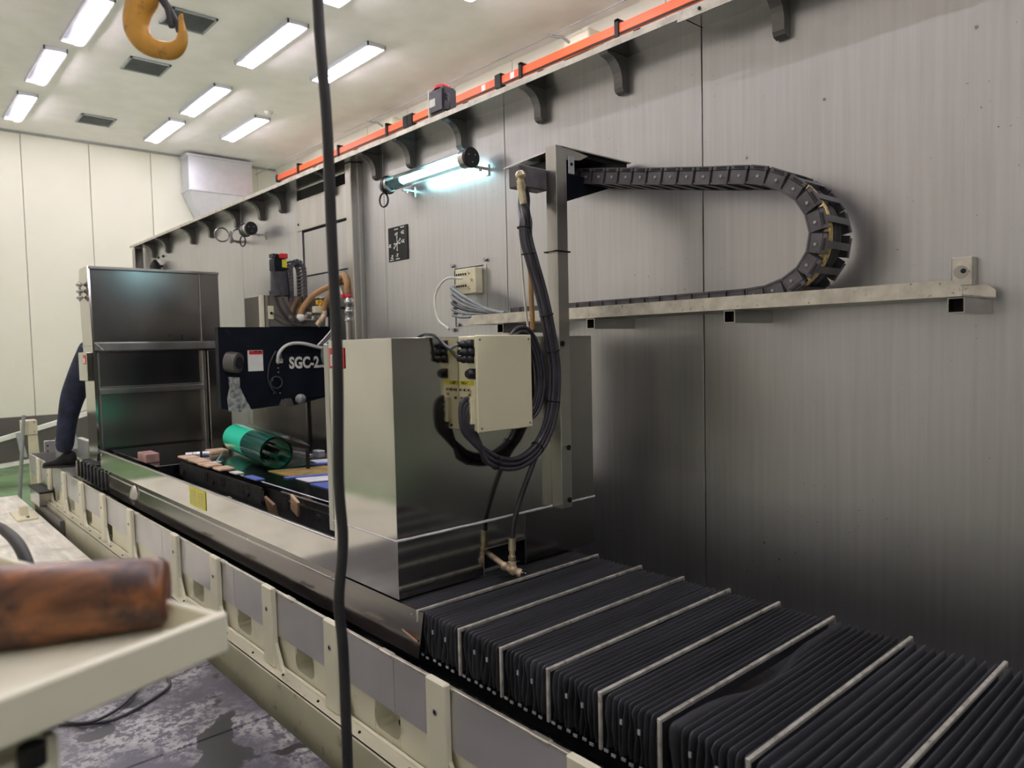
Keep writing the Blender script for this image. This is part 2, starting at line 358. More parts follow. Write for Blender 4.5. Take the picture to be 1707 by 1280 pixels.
# ---- orange conductor rail with clips, wire and column stubs
yr = 5.0
t = thing('conductor_rail', 'long orange crane conductor rail running under the ceiling', 'rail', (-5, yr, 2.6))
MB().box(-10.94, 2.5, yr-.03, yr+.03, 2.648, 2.738, bev=.01).build('rail_bar', M_orange, t)
MB().box(-10.94, 2.5, yr-.034, yr-.026, 2.636, 2.650).build('lower_lip', M_ink, t)
MB().box(-10.99, -10.93, yr-.04, yr+.04, 2.635, 2.745, bev=.008).build('end_cap', M_dark, t)
for k in range(11):
    x = -10.2+k*1.22; c = MB().box(x-.02, x+.02, yr-.05, yr-.031, 2.62, 2.77).box(x-.02, x+.02, yr-.05, YR, 2.745, 2.77); c.build('bracket', M_dark, t)
for x in (-7.35, -7.25, -5.66): MB().box(x-.05, x+.05, yr-.045, yr+.03, 2.62, 2.76, bev=.006).build('joint_cover', M_ink, t)
for x in (-5.45, -5.9): MB().box(x-.03, x+.03, yr-.0335, yr-.0325, 2.66, 2.72).build('white_tag', M_white, t)
tag(MB().cyl((-11.6, yr-.1, 2.86), (2.6, yr-.1, 2.86), .006, n=6).build('trolley_wire', M_gpost), 'thin grey wire stretched above the orange rail', 'wire')
for x, lab in ((-7.9, 'cream column head behind the rail, the farther one'), (-4.66, 'cream column head behind the rail, the nearer one'), (-1.4, 'cream column head above the frame edge')):
    t = thing('wall_column', lab, 'column', (x, YR-.1, -GZ)); MB().box(x-.16, x+.16, yr+.05, YR-.001, -GZ, 2.87, bev=.01).build('column', M_cream, t)
    MB().tube([(x-.2, yr-.12, 2.86), (x-.1, yr-.02, 2.84), (x-.08, yr+.05, 2.80)], .012, 6).build('wire_hook', M_gpost, t)

# ================================================================ STAINLESS SPLASH WALL
t = thing('splash_wall', 'tall stainless steel splash wall of riveted sheets behind the machine', 'machine guard', (-3.5, W, -GZ))
XSEAM = [-8.1, -7.54, -6.52, -5.51, -4.56]; XS2 = [-3.78, -3.49, -2.475, -1.447, .9]
for a, b in list(zip(XSEAM, XSEAM[1:]))+list(zip(XS2, XS2[1:])):
    MB().box(a+.0018, b-.0018, W, W+.025, -1.3, 1.075, bev=.0015).build('sheet', M_wall, t)
MB().box(-8.1, .9, W+.02, W+.05, -1.3, 1.06).build('backing', M_dark, t)
# doorway sheets, recessed leaf and header
MB().box(-4.56, -3.78, W-.006, W+.02, .785, .985, bev=.002).build('header_sheet', M_satin, t)
MB().box(-4.56, -4.50, W, W+.02, -1.3, .785).build('door_jamb', M_wall, t)
MB().box(-4.48, -3.86, W+.004, W+.018, .49, .772, bev=.002).build('door_leaf', M_wall, t)
MB().box(-4.48, -3.86, W+.004, W+.018, -1.3, .482, bev=.002).build('door_leaf', M_wall, t)
MB().box(-3.86, -3.78, W-.004, W+.02, -1.3, .785, bev=.002).build('door_jamb', M_wall, t)
for p in ((-4.535, .83), (-3.80, .84), (-3.80, 1.0)): bm_ = MB(); bolt(bm_, (p[0], W-.006, p[1]), (0, -1, 0), .008); bm_.build('screw', M_ink, t)
MB().box(-3.80, -3.735, W-.065, W, -1.3, 1.07, bev=.004).build('door_post', M_satin, t)
MB().box(-3.74, -3.715, W-.03, W, -1.3, 1.07, bev=.002).build('post_flange', M_satin, t)
MB().box(-8.09, -8.0, W-.1, W-.02, -1.3, 1.07, bev=.004).build('end_post', M_satdark, t)
MB().box(-5.23, -4.90, W-.012, W, -.50, -.30, bev=.002).build('window_plate', M_gwall, t)
for a in ((-5.25, -5.225, -.51, -.29), (-4.915, -4.885, -.51, -.29), (-5.25, -4.885, -.515, -.495)): MB().box(a[0], a[1], W-.02, W-.002, a[2], a[3]).build('window_frame', M_satdark, t)
MB().box(-5.36, -4.47, W-.03, W-.001, -.70, -.20, bev=.002).build('lower_sheet', M_satdark, t)
MB().box(-4.44, -3.80, W-.012, W-.001, -.72, -.22, bev=.002).build('lower_sheet', M_satdark, t)
# faint screws low on the right sheets
for p in ((-.42, .86), (-.62, .80), (-1.02, .72), (-1.28, .60)): bm_ = MB(); bolt(bm_, (p[0], W-.001, p[1]), (0, -1, 0), .0045, .002); bm_.build('rivet', M_satdark, t)
# shelf with brackets
t = thing('wall_shelf', 'long narrow stainless shelf along the top of the splash wall', 'shelf', (-3.5, 2.13, 1.07))
MB().box(-8.03, -1.44, 2.068, W+.05, 1.072, 1.082).build('shelf_board', M_satdark, t)
MB().box(-1.445, .9, 2.062, W+.05, 1.072, 1.082).build('shelf_board', M_satdark, t)
MB().box(-8.03, -1.44, 2.066, 2.070, 1.064, 1.086).build('front_lip', M_rail, t)
MB().box(-1.445, .9, 2.058, 2.063, 1.05, 1.085).build('front_lip', M_rail, t)
bm_ = MB(); bolt(bm_, (-1.36, 2.058, 1.067), (0, -1, 0), .006); bm_.build('screw', M_ink, t)
bx = [-1.148, -1.785, -2.222, -2.761, -3.191, -3.53, -4.05, -4.744, -5.09, -5.534, -6.093, -6.539, -7.229, -7.657, -.5, .2]
prof = [(W, 1.071), (2.075, 1.071)]
for k in range(9):
    a = math.pi/2*k/8; prof.append((2.085+.078*math.sin(a)**1.0, 1.06-.085*(1-math.cos(a))))
prof += [(2.163, .955), (2.170, .942), (2.19, .936), (W, .94)]
br = None
for x in bx:
    if br is None: br = MB().prism([(x-.020, p[0], p[1]) for p in prof], (.040, 0, 0)).build('bracket', M_brk, t); x00 = x
    else: inst(br, 'bracket', t, (x-x00, 0, 0))
# work lamps on the wall
def work_lamp(xa, xb, z, y_, lit, lab):
    t = thing('work_lamp', lab, 'work lamp', ((xa+xb)/2, y_, z-.05), 'tube work lamps on the splash wall')
    r = .036; L = xb-xa
    MB().cyl((xb-.05, y_, z), (xb-.008, y_, z), r*1.15, n=24).build('collar', M_satin, t)
    c = MB().lathe((xb-.008, y_, z), (1, 0, 0), [(0, r*1.28), (.012, r*1.32), (.018, r*1.2)], 24)
    c.build('end_cap', M_rub, t)
    for k in range(3):
        a = 2*math.pi*k/3+.6; s_ = MB(); bolt(s_, (xb+.008, y_+.022*math.cos(a), z+.022*math.sin(a)), (1, 0, 0), .004, .003); s_.build('screw', M_satin, t)
    MB().cyl((xa+.02, y_, z), (xa+.06, y_, z), r*1.1, n=24).build('collar', M_satin, t)
    MB().lathe((xa+.02, y_, z), (-1, 0, 0), [(0, r*1.15), (.018, r*1.15), (.03, r*.8)], 24).build('end_cap', M_satin, t)
    m = MB(); m.tube([(xa+.03, y_+1.25*r*math.cos(a), z+1.25*r*math.sin(a)) for a in [2*math.pi*k/20 for k in range(20)]], .004, 6, closed=True); m.build('rubber_band', M_rub, t)
    m = MB(); m.tube([(xa+.0, y_-.01+.026*math.sin(a)*.35, z-.075+.036*math.cos(a)) for a in [2*math.pi*k/20 for k in range(20)]], .005, 6, closed=True)
    m.v = [(p[0]+.026*math.sin(2*math.pi*((i//6) % 20)/20), p[1], p[2]) for i, p in enumerate(m.v)]; m.build('cable_loop', M_rub, t)
    MB().cyl((xa+.06, y_, z), (xb-.05, y_, z), r, n=24, caps=False).build('glass_tube', M_glass, t)
    MB().box(xa+.07, xb-.06, y_-.02, y_+.02, z+.024, z+.030).build('reflector', M_white, t)
    if L > .4: MB().box(xa+.06, xa+.17, y_-.02, y_+.02, z-.012, z+.012, bev=.004).build('lamp_holder', M_white, t)
    MB().cyl((xa+.17 if L > .4 else xa+.07, y_, z), (xb-.06, y_, z), .013, n=14).build('tube', M_ctube if lit else M_white, t)
    for x in (xa+.13, xb+.005):
        c = MB().box(x-.008, x+.008, y_+r*.6, W, z-.045, z-.035).box(x-.01, x+.01, W-.006, W, z-.07, z-.02)
        bolt(c, (x, y_+.05, z-.055), (0, 0, 1), .008, .02); c.build('bracket', M_satin, t)
work_lamp(-3.325, -2.60, .858, 2.105, True, 'lit cyan-white tube work lamp in a round clamp on the wall')
work_lamp(-5.19, -5.06, .868, 2.09, False, 'unlit short round work lamp with black cap under the shelf')
t = thing('ring_clamp', 'empty pair of round steel ring clamps on the wall', 'clamp', (-5.45, 2.13, .86))
for cy in (2.03, 2.155):
    MB().tube([(-5.45, cy+.052*math.cos(a), .868+.050*math.sin(a)) for a in [2*math.pi*k/24 for k in range(24)]], .0055, 6, closed=True).build('ring', M_satdark, t)
c = MB().box(-5.47, -5.43, 2.09, W, .82, .832); bolt(c, (-5.45, 2.095, .84), (0, 0, -1), .012, .03); c.cyl((-5.45, 2.095, .82), (-5.45, 2.095, .90), .008, n=8); c.build('clamp_bracket', M_satdark, t)
t = thing('nozzle', 'small black cone-shaped nozzle on the wall behind the left cabinet', 'nozzle', (-7.48, 2.15, .82))
MB().lathe((-7.48, 2.14, .80), (0, 0, 1), [(0, .05), (.04, .05), (.07, .035), (.10, .012)], 14).build('cone', M_ink, t)
MB().box(-7.5, -7.46, 2.14, W, .83, .85).build('bracket', M_ink, t)
for p in ((-7.56, .93), (-7.42, .93)): s_ = MB(); bolt(s_, (p[0], W, p[1]), (0, -1, 0), .012, .01); s_.build('bolt', M_ink, t)
# axis sign plate
t = thing('axis_sign', 'black plate with white axis arrows and letters on the wall', 'sign', (-3.30, W-.002, .63))
x0, x1, z0, z1 = -3.452, -3.262, .475, .66
MB().box(x0, x1, W-.006, W, z0, z1, bev=.003).build('plate', M_ink, t)
cx_, cz_ = (x0+x1)/2-.005, (z0+z1)/2
for a, L in ((90, .032), (35, .034), (0, .024), (215, .034), (180, .024), (270, .032)):
    d = Vector((math.cos(math.radians(a)), 0, math.sin(math.radians(a)))); p = Vector((cx_, W-.0065, cz_)); n_ = Vector((-d.z, 0, d.x))*.0025
    MB().prism([p-n_, p+n_, p+d*L+n_, p+d*L+n_*3, p+d*(L+.010), p+d*L-n_*3, p+d*L-n_], (0, -.0008, 0)).build('axis_arrow', M_white, t)
for s_, x, z in (('+Y', -.005, .052), ('+Z', .055, .056), ('+X', .055, .008), ('-Y', .002, -.062), ('-Z', -.05, -.066), ('-X', -.07, -.004)):
    text(s_, .025, (cx_+x-.016, W-.0065, cz_+z-.010), (1, 0, 0), (0, 0, 1), M_white, t, 'axis_letter', bold=.0009)
for x, z in ((-.005, .078), (.055, .082), (-.055, -.084), (.004, -.082)):
    for k in range(3): MB().box(cx_+x-.018+.013*k, cx_+x-.010+.013*k, W-.0073, W-.0062, cz_+z-.003, cz_+z+.003).build('caption_mark', M_white, t)
# stop block
t = thing('stop_block', 'small square steel block with a round hole on the wall', 'block', (-.64, 2.17, .14))
MB().box(-.664, -.612, 2.165, W, .13, .208, bev=.003).build('block', M_rail, t)
MB().cyl((-.640, 2.1655, .168), (-.640, 2.1635, .168), .017, n=20).build('hole', M_satdark, t)
m = MB(); bolt(m, (-.634, 2.1635, .170), (0, -1, 0), .007, .003); m.build('bolt', M_ink, t)

# ================================================================ CHAIN TRAY
t = thing('cable_tray', 'long steel channel tray carrying the drag chain', 'tray', (-1.5, 2.05, .06))
MB().box(-2.46, -.575, 1.952, 2.165, .094, .099).build('tray_floor', M_rail, t)
m = MB(); m.prism([(-2.46, 1.95, .094), (-.575, 1.95, .094), (-.572, 1.95, .115), (-.60, 1.95, .134), (-2.42, 1.95, .134), (-2.46, 1.95, .105)], (0, .004, 0)); m.build('front_lip', M_rail, t)
m = MB(); m.prism([(-2.46, 2.161, .094), (-.56, 2.161, .094), (-.56, 2.161, .115), (-.58, 2.161, .131), (-2.46, 2.161, .131)], (0, .004, 0)); m.build('rear_lip', M_rail, t)
m = MB(); m.prism([(-.575, 2.02, .0935), (-.56, 2.165, .0935), (-.575, 2.165, .0935)], (0, 0, .004)); m.build('end_tab', M_rail, t)
def sqtube(x, y0, y1, z1, s=.038, th=.003):
    m = MB(); z0 = z1-s
    m.box(x, x+s, y0, y1, z1-th, z1).box(x, x+s, y0, y1, z0, z0+th).box(x, x+th, y0, y1, z0+th, z1-th).box(x+s-th, x+s, y0, y1, z0+th, z1-th)
    m.box(x+th, x+s-th, y0+.04, y0+.045, z0+th, z1-th, 1); return m
for x in (-2.29, -1.79, -1.226, -.612): sqtube(x, 1.972, W, .093).build('wall_bracket', [M_satdark, M_dark], t)
# ---- drag chain
t = thing('drag_chain', 'black plastic cable drag chain looping back over its tray', 'cable chain', (-1.5, 2.045, .1))
CH = spline([(-2.12, 0, .658), (-1.97, 0, .635), (-1.83, 0, .612), (-1.69, 0, .587), (-1.55, 0, .560), (-1.4, 0, .533), (-1.27, 0, .510), (-1.17, 0, .494), (-1.095, 0, .477), (-1.03, 0, .447), (-.975, 0, .402), (-.942, 0, .345), (-.932, 0, .285), (-.945, 0, .228), (-.982, 0, .180), (-1.04, 0, .147), (-1.12, 0, .130), (-1.3, 0, .127), (-1.8, 0, .127), (-2.23, 0, .127)], 12)
def walk(path, step):
    out = []; acc = 0; nxt = step/2
    for a, b in zip(path, path[1:]):
        L = (b-a).length
        while acc+L >= nxt:
            out.append((a.lerp(b, (nxt-acc)/L), (b-a).normalized())); nxt += step
        acc += L
    return out
def link_mesh():
    m = MB(); h = .0255
    for s in (-1, 1):
        y_ = s*.068; o_ = s*.004
        m.box(-.032, .030, y_-.004, y_+.004, -h*.95, h*.9, 1)              # inner plate, seen dark in the gap
        m.box(-.026, .024, y_+o_-.003, y_+o_+.003, -h*.98, h*.50)          # raised outer face
        m.box(-.026, .030, y_+o_-.004, y_+o_+.005, h*.58, h*1.05)          # top rim around the slot
        m.box(-.014, .018, y_+s*.0095-.001, y_+s*.0095+.001, h*.70, h*.92, 1)
        m.box(.024, .0275, y_+o_-.005, y_+o_+.007, -h, h*.9)
        m.box(-.030, .026, y_+o_-.005, y_+o_+.006, -h*1.08, -h*.88)
        m.cyl((.004, y_+s*.005, -.004), (.004, y_+s*.0105, -.004), .0045, n=8, mi=2)
    m.box(-.009, .011, -.068, .068, h*.90, h*1.04)
    m.box(-.010, .012, -.068, .068, -h*1.04, -h*.86)
    return m
lk = None
for p, d in walk(CH, .062):
    a = math.atan2(d.z, d.x); loc = Vector((p.x, 2.045, p.z))-WORLD[t.name]
    if lk is None:
        lm = link_mesh(); lm.v = [(v[0]+WORLD[t.name].x, v[1]+WORLD[t.name].y, v[2]+WORLD[t.name].z) for v in lm.v]
        lk = lm.build('chain_link', [M_plast, M_dark, M_gpost], t); lk.location = loc; lk.rotation_euler = (0, -a, 0)
    else: inst(lk, 'chain_link', t, loc, (0, -a, 0))
MB().tube([(p.x, 2.010, p.z) for p in CH[::3]], .0225, 10).build('braided_hose', M_gold, t)
MB().tube([(p.x, 2.045, p.z) for p in CH[::3]], .015, 10).build('inner_cable', M_rub, t)
MB().tube([(p.x, 2.082, p.z) for p in CH[::3]], .014, 10).build('inner_cable', M_rub, t)
# ---- wall terminal plate and its cables
t = thing('terminal_plate', 'screwed wall plate with a cream multi-pin connector block', 'connector panel', (-2.75, 2.18, .22))
MB().box(-2.86, -2.62, W-.003, W, .10, .385).build('back_plate', M_wall, t)
for a in ((-2.865, -2.858, .10, .375), (-2.86, -2.64, .378, .384)): MB().box(a[0], a[1], W-.004, W-.002, a[2], a[3]).build('seam', M_dark, t)
for x, z in ((-2.875, .40), (-2.62, .405), (-2.875, .085), (-2.84, .30), (-2.835, .235), (-2.835, .17), (-2.835, .11), (-2.79, .15)):
    m = MB(); bolt(m, (x, W-.003, z), (0, -1, 0), .010, .012); m.build('bolt', M_satdark, t)
MB().box(-2.80, -2.645, W-.05, W-.003, .25, .372, bev=.004).build('connector_block', M_pcream, t)
for i in range(5):
    for j in range(2):
        m = MB(); m.cyl((-2.785+i*.017, W-.05, .345-.055*j), (-2.785+i*.017, W-.053, .345-.055*j), .0055, n=8); m.build('socket_hole', M_ink, t)
for i in range(3): m = MB(); bolt(m, (-2.69+.018*(i % 2), W-.05, .35-.035*i), (0, -1, 0), .008, .008); m.build('knob', M_brass, t)
def cable(name, pts, r, mat, label=None, group=None, parent=None, k=6, n=8):
    o = MB().tube(spline(pts, k), r, n).build(name, mat, parent)
    if parent is None: tag(o, label, 'cable', group)
    return o
for k, (y_, z_, dz) in enumerate(((2.14, .285, .0), (2.14, .27, -.01), (2.13, .245, -.02), (2.13, .215, -.015), (2.12, .185, -.03), (2.11, .16, -.02))):
    g = M_gcable if k != 3 else M_cable
    cable('loom_cable', [(-2.80+.012*k, y_-.0, z_), (-2.72, 2.07, z_-.01), (-2.60, 2.05-.003*k, .205-.018*k+.02), (-2.45, 2.045, .165-.006*k), (-2.28, 2.005+.015*k, .136-.001*k)], .0085 if k < 4 else .007, g, ('highest', 'second highest', 'third', 'fourth', 'second lowest', 'lowest')[k]+' of six grey cables fanning from wall connector to chain', 'grey cables from the wall connector')
cable('earth_cable', [(-2.73, 2.14, .325), (-2.81, 2.10, .325), (-2.87, 2.08, .25), (-2.84, 2.07, .14), (-2.74, 2.06, .085)], .006, M_wcable, 'white cable bowing left around the wall connector plate')

# ================================================================ MACHINE BED
t = thing('machine_bed', 'long cream machine bed with upright brackets and steel trough panels', 'machine bed', (-3.5, 1.3, -GZ))
PX = [-.465, -.975, -1.475, -2.03, -2.50, -3.03, -3.545, -4.305, -4.905, -5.485, -6.055, -6.60, -7.07]
PX = [p+.0 for p in PX]
# outer sheet panels (seams)
seams = [-7.56, -6.9, -6.2, -5.25, -4.62, -3.79, -2.86, -1.70, -.6, .5]
for a, b in zip(seams, seams[1:]):
    MB().box(a+.001, b-.001, 1.055, 1.060, -1.014, -.855, bev=.001).build('trough_panel', M_panel, t)
MB().box(-7.56, .5, 1.050, 1.061, -.857, -.847, bev=.002).build('trough_rim', M_rail, t)
MB().box(-7.56, -7.55, 1.055, 1.6, -1.014, -.85).build('trough_end', M_panel, t)
MB().box(-7.55, .5, 1.062, 1.125, -.90, -.885).build('trough_floor', M_cover, t)
MB().box(-7.55, .5, 1.062, 2.15, -.98, -.965).build('lower_trough_floor', M_tdark, t)
for x in [-7.3+.62*k for k in range(13)]:
    m = MB(); m.box(x-.04, x+.02, 1.047, 1.064, -.859, -.8455, bev=.003); m.build('rim_clip', M_rail, t)
# base casting with openings: rails above and below, ribs between
ZL = -1.124
MB().box(-7.1, .5, 1.12, 2.1, -1.03, -.985).build('casting_top', M_cream, t)
MB().box(-7.1, .5, 1.016, 1.16, ZL-.012, ZL, bev=.003).build('ledge', M_base, t)
MB().box(-7.1, .5, 1.050, 1.060, ZL, ZL+.008).build('ledge_bead', M_cream, t)
MB().box(-7.1, .5, 1.010, 1.04, -GZ, ZL-.004, bev=.006).build('base_face', M_base, t)
MB().box(-7.1, .5, 1.04, 2.12, -GZ, ZL-.013).build('base_body', M_base, t)
MB().box(-7.1, .5, 1.125, 1.13, ZL, -1.0).build('pocket_back', M_base, t)
xe = .5
for k in range(13):   # solid wall segments between rounded pockets, each pocket with a dark foot bolt
    x = -.72-.52*k
    m = MB(); m.box(x+.065, xe, 1.066, 1.125, ZL, -.995, bev=.004); m.build('casting_wall', M_cream, t); xe = x-.065
    if k < 12:
        m = MB(); q = [(x-.066, ZL), (x+.066, ZL), (x+.066, -1.05)]+[(x+.040+.026*math.cos(a), -1.075-.026*math.sin(a)) for a in (0, .5, 1.0, 1.57)]+[(x-.040-.026*math.sin(a), -1.075-.026*math.cos(a)) for a in (0, .5, 1.0, 1.57)]+[(x-.066, -1.05)]
        m.prism([(p[0], 1.067, p[1]) for p in q], (0, .058, 0)); m.build('pocket_sill', M_cream, t)
        m = MB(); m.cyl((x+.02, 1.100, -1.078), (x+.02, 1.125, -1.075), .014, n=14); m.build('foot_bolt', M_ink, t)
for k in range(24):
    x = -.3-.26*k; m = MB(); bolt(m, (x, 1.032, ZL), (0, 0, 1), .0045, .005); m.build('ledge_bolt', M_ink, t)
post = None
for x in PX:
    if post is None:
        m = MB(); m.box(x-.042, x+.042, 1.033, 1.054, ZL, -.838, bev=.004)
        post = m.build('support_post', M_cream, t)
        r_ = MB().prism([(x+.04, 1.040, ZL), (x+.105, 1.040, ZL), (x+.085, 1.040, ZL+.02), (x+.04, 1.040, ZL+.09)], (0, .012, 0)).build('gusset', M_cream, t)
        h_ = MB().cyl((x, 1.0335, -.920), (x, 1.031, -.920), .009, n=14); h_.cyl((x, 1.0315, -.920), (x, 1.0305, -.920), .0055, n=10, mi=1); h_ = h_.build('bolt', [M_satin, M_ink], t)
        x00 = x
    else:
        for q in (post, r_, h_): inst(q, q.name.split('.')[0], t, (x-x00, 0, 0))
# ---- slide cover plate
t = thing('slide_cover', 'dark mirror-like steel cover plate between the two bellows', 'cover plate', (-3.4, 1.135, -.87))
MB().prism([(-5.09, 1.116, -.868), (-5.09, 1.136, -.742), (-5.09, 1.142, -.742), (-5.09, 1.122, -.868)], (3.425, 0, 0)).build('cover_plate', M_cover, t)
for x in (-1.72, -2.2, -2.9, -3.6): m = MB(); bolt(m, (x, 1.133, -.76), (0, -1, 0), .004, .002); m.build('screw', M_satin, t)
tag(MB().prism([(-1.76, 1.125, -.815), (-1.70, 1.112, -.812), (-1.675, 1.12, -.825), (-1.70, 1.127, -.832)], (0, 0, .006)).build('metal_chip', M_pwood), 'pale chip stuck on the cover plate beside the bellows', 'chip')
tag(MB().lathe((-4.53, 1.128, -.81), (0, -1, 0), [(0, .06), (.008, .055), (.018, .035), (.024, .01)], 18).build('steel_disc', M_satin), 'round domed steel disc on the dark slide cover', 'disc')

# ================================================================ BELLOWS
BY0, BY1, ZT, ZB = 1.137, 1.897, -.745, -.862
def bellows_section(xa, xb, n, dent=False, seed=0):
    rnd = random.Random(seed); N = []; wds = [rnd.uniform(.8, 1.2) for _ in range(n)]
    if dent: wds[0] = 2.0
    tot = sum(wds); x = xa
    for k, w_ in enumerate(wds):
        d = (xb-xa)*w_/tot
        for f_, h in ((0., 0.), (.18, .55), (.38, .93), (.5, 1.), (.62, .93), (.82, .55)): N.append((x+d*f_, h, k))
        x += d
    N.append((xb, 0., n)); m = MB(); depth = .030; NP = 0; vs = []
    for (x, h, k) in N:
        ins = depth*(1-h); rnd2 = random.Random(seed*97+k); lean = rnd2.uniform(-.006, .006)*h
        y0 = BY0+.004+ins*.9; y1 = BY1-.004-ins*.9; zt = ZT-ins; path = []
        for q in range(5): f_ = q/4; path.append((x+lean*(1-f_)+.003*math.sin(f_*5+k)*h, y0+.003*math.sin(f_*7+k*2)*h, ZB+(zt-.012-ZB)*f_))
        path.append((x, y0+.004, zt-.003)); path.append((x, y0+.012, zt))
        for q in range(1, 12):
            f_ = q/12; yy = y0+.012+(y1-y0-.024)*f_; zz = zt-.0025*math.sin(f_*3.1416)+.0008*math.sin(f_*20+k*3); xx = x
            if dent and k == 0:
                g = math.exp(-((f_-.45)/.16)**2); zz -= .030*g*h; xx += .018*g
            if dent and k == 1: g = math.exp(-((f_-.45)/.14)**2); zz -= .010*g*h; xx += .006*g
            path.append((xx, yy, zz))
        path += [(x, y1-.012, zt), (x, y1-.004, zt-.003), (x, y1, ZB)]
        NP = len(path); vs += path
    fs = [(i*NP+j, (i+1)*NP+j, (i+1)*NP+j+1, i*NP+j+1) for i in range(len(N)-1) for j in range(NP-1)]
    m.add(vs, fs, 0, True); return m
t = thing('bellows_cover', 'black pleated bellows way cover with steel bars, right of the housing', 'bellows', (-.6, 1.5, -.87))
bars = [-1.852, -1.690, -1.499, -1.332, -1.168, -1.010, -.855, -.6625, -.463, -.265, -.065, .135]
nf = [9, 10, 10, 10, 10, 10, 10, 9, 10, 10, 10]
for k in range(len(bars)-1): bellows_section(bars[k]+.004, bars[k+1]-.004, nf[k], k == 6, k+1).build('pleated_fabric', M_cloth, t)
bar = None
for x in bars[1:]:
    if bar is None:
        m = MB(); m.box(x-.0045, x+.0045, BY0-.006, BY1+.004, ZT-.004, ZT+.006, bev=.0015); m.box(x-.004, x+.004, BY0-.006, BY0+.002, ZB-.004, ZT-.002, bev=.0015); m.box(x-.004, x+.004, BY1-.002, BY1+.004, ZB, ZT-.002)
        for q in (.12, .37, .62, .87): m.cyl((x, BY0+(BY1-BY0)*q, ZT+.006), (x, BY0+(BY1-BY0)*q, ZT+.0075), .0022, n=6)
        bar = m.build('frame_bar', M_bar, t); x00 = x
    else: inst(bar, 'frame_bar', t, (x-x00, 0, 0))
cl = MB().box(-.0055, .0055, -.0015, .0015, -.003, .003); cl.v = [(v[0]+WORLD[t.name].x, v[1]+WORLD[t.name].y, v[2]+WORLD[t.name].z) for v in cl.v]; cl0 = cl.build('clip', M_galv, t)
first = True
for k in range(len(bars)-1):
    for q in range(6):
        x = bars[k]+(bars[k+1]-bars[k])*(q+.7)/6.6; loc = Vector((x, BY0-.004-.004*(q % 2), ZB+.001))-WORLD[t.name]
        if first: cl0.location = loc; first = False
        else: inst(cl0, 'clip', t, loc)
    for q, dz in ((.36, 0), (.66, -.004)):
        x = bars[k]+(bars[k+1]-bars[k])*q; inst(cl0, 'clip', t, Vector((x, BY0-.001, ZT-.040+dz))-WORLD[t.name], (0, math.pi/2, 0))
t = thing('bellows_cover', 'small black bellows folds at the left end of the bed', 'bellows', (-5.5, 1.5, -.87))
for k in range(3): bellows_section(-6.0+.30*k, -6.0+.30*(k+1), 3, False, 20+k).build('pleated_fabric', M_rub, t)
for k in range(9):
    x = -5.96+.1*k; MB().box(x-.018, x+.006, 1.118, 1.132, -.868, -.75, bev=.002).build('fold', M_cloth, t)

# ================================================================ TRAVELLING TABLE ENCLOSURE
F = 1.137; XH = -1.79
t = thing('table_enclosure', 'polished stainless table enclosure with a housing at each end and low front panel', 'machine enclosure', (-3.6, 1.5, -.76))
# right housing: shell sheets around a dark core
m = MB(); m.box(-2.168, XH, F, 1.80, -.562, .031, bev=.0015); m.build('right_housing', M_pol, t)
MB().box(-2.12, XH+.003, 1.80, 1.992, -.562, .0305, bev=.0015).build('back_cover', M_satdark, t)
# skirt with the cut-out (front piece, rear piece, lintel)
MB().box(-2.168, XH+.001, F-.001, 1.460, -.737, -.564, bev=.0015).build('skirt_sheet', M_pol, t)
MB().box(-2.10, XH+.001, 1.644, 1.992, -.737, -.564, bev=.0015).build('skirt_sheet', M_satdark, t)
MB().box(-2.10, XH+.001, 1.460, 1.644, -.653, -.564).build('skirt_lintel', M_pol, t)
MB().box(-2.10, XH-.05, 1.460, 1.644, -.737, -.653).build('cutout', M_dark, t)
for a in ((1.458, 1.462, -.737, -.653), (1.642, 1.646, -.737, -.653), (1.458, 1.646, -.655, -.651)): MB().box(XH-.002, XH+.0025, a[0], a[1], a[2], a[3]).build('cutout_edge', M_satin, t)
def bead(y0, y1, x, z, nm='sealant_bead'):
    n = 26; pts = [(x, y0+(y1-y0)*k/n, z+.0015*pn(Vector((k*.9, 1.3, 0)))) for k in range(n+1)]
    MB().tube(pts, [.0042+.0015*pn(Vector((k*.7, 5, 0))) for k in range(n+1)], 6).build(nm, M_caulk, t)
bead(F, 1.775, XH+.001, -.563); bead(1.845, 1.995, XH+.002, -.562)
MB().tube([(-2.17, F-.001, -.563), (XH, F-.001, -.563)], .0022, 6).build('sealant_bead', M_caulk, t)
MB().box(-2.20, -2.168, F-.002, F+.02, -.60, .02, bev=.002).build('door_edge', M_satin, t)
MB().box(-2.20, -2.19, F+.02, 1.9, -.60, -.1).build('inner_side', M_pol, t)
m = MB().box(-2.158, -2.062, F-.0032, F-.0015, -.060, .006); lab = m.build('warning_label', M_red, t); lab['label'] = 'red warning label with white centre'
MB().box(-2.15, -2.075, F-.0036, F-.0030, -.052, -.015).build('label_field', M_white, lab)
for k in range(3): MB().box(-2.14, -2.085, F-.0040, F-.0034, -.026-.008*k, -.0235-.008*k).build('label_line', M_ink, lab)
for y_, z_ in ((1.779, .004), (1.80, -.357), (1.80, -.540)):
    m = MB(); m.cyl((XH+.052, y_+.012, z_), (XH+.0535, y_+.012, z_), .0095, n=16); m.build('bolt_hole', M_ink, t)
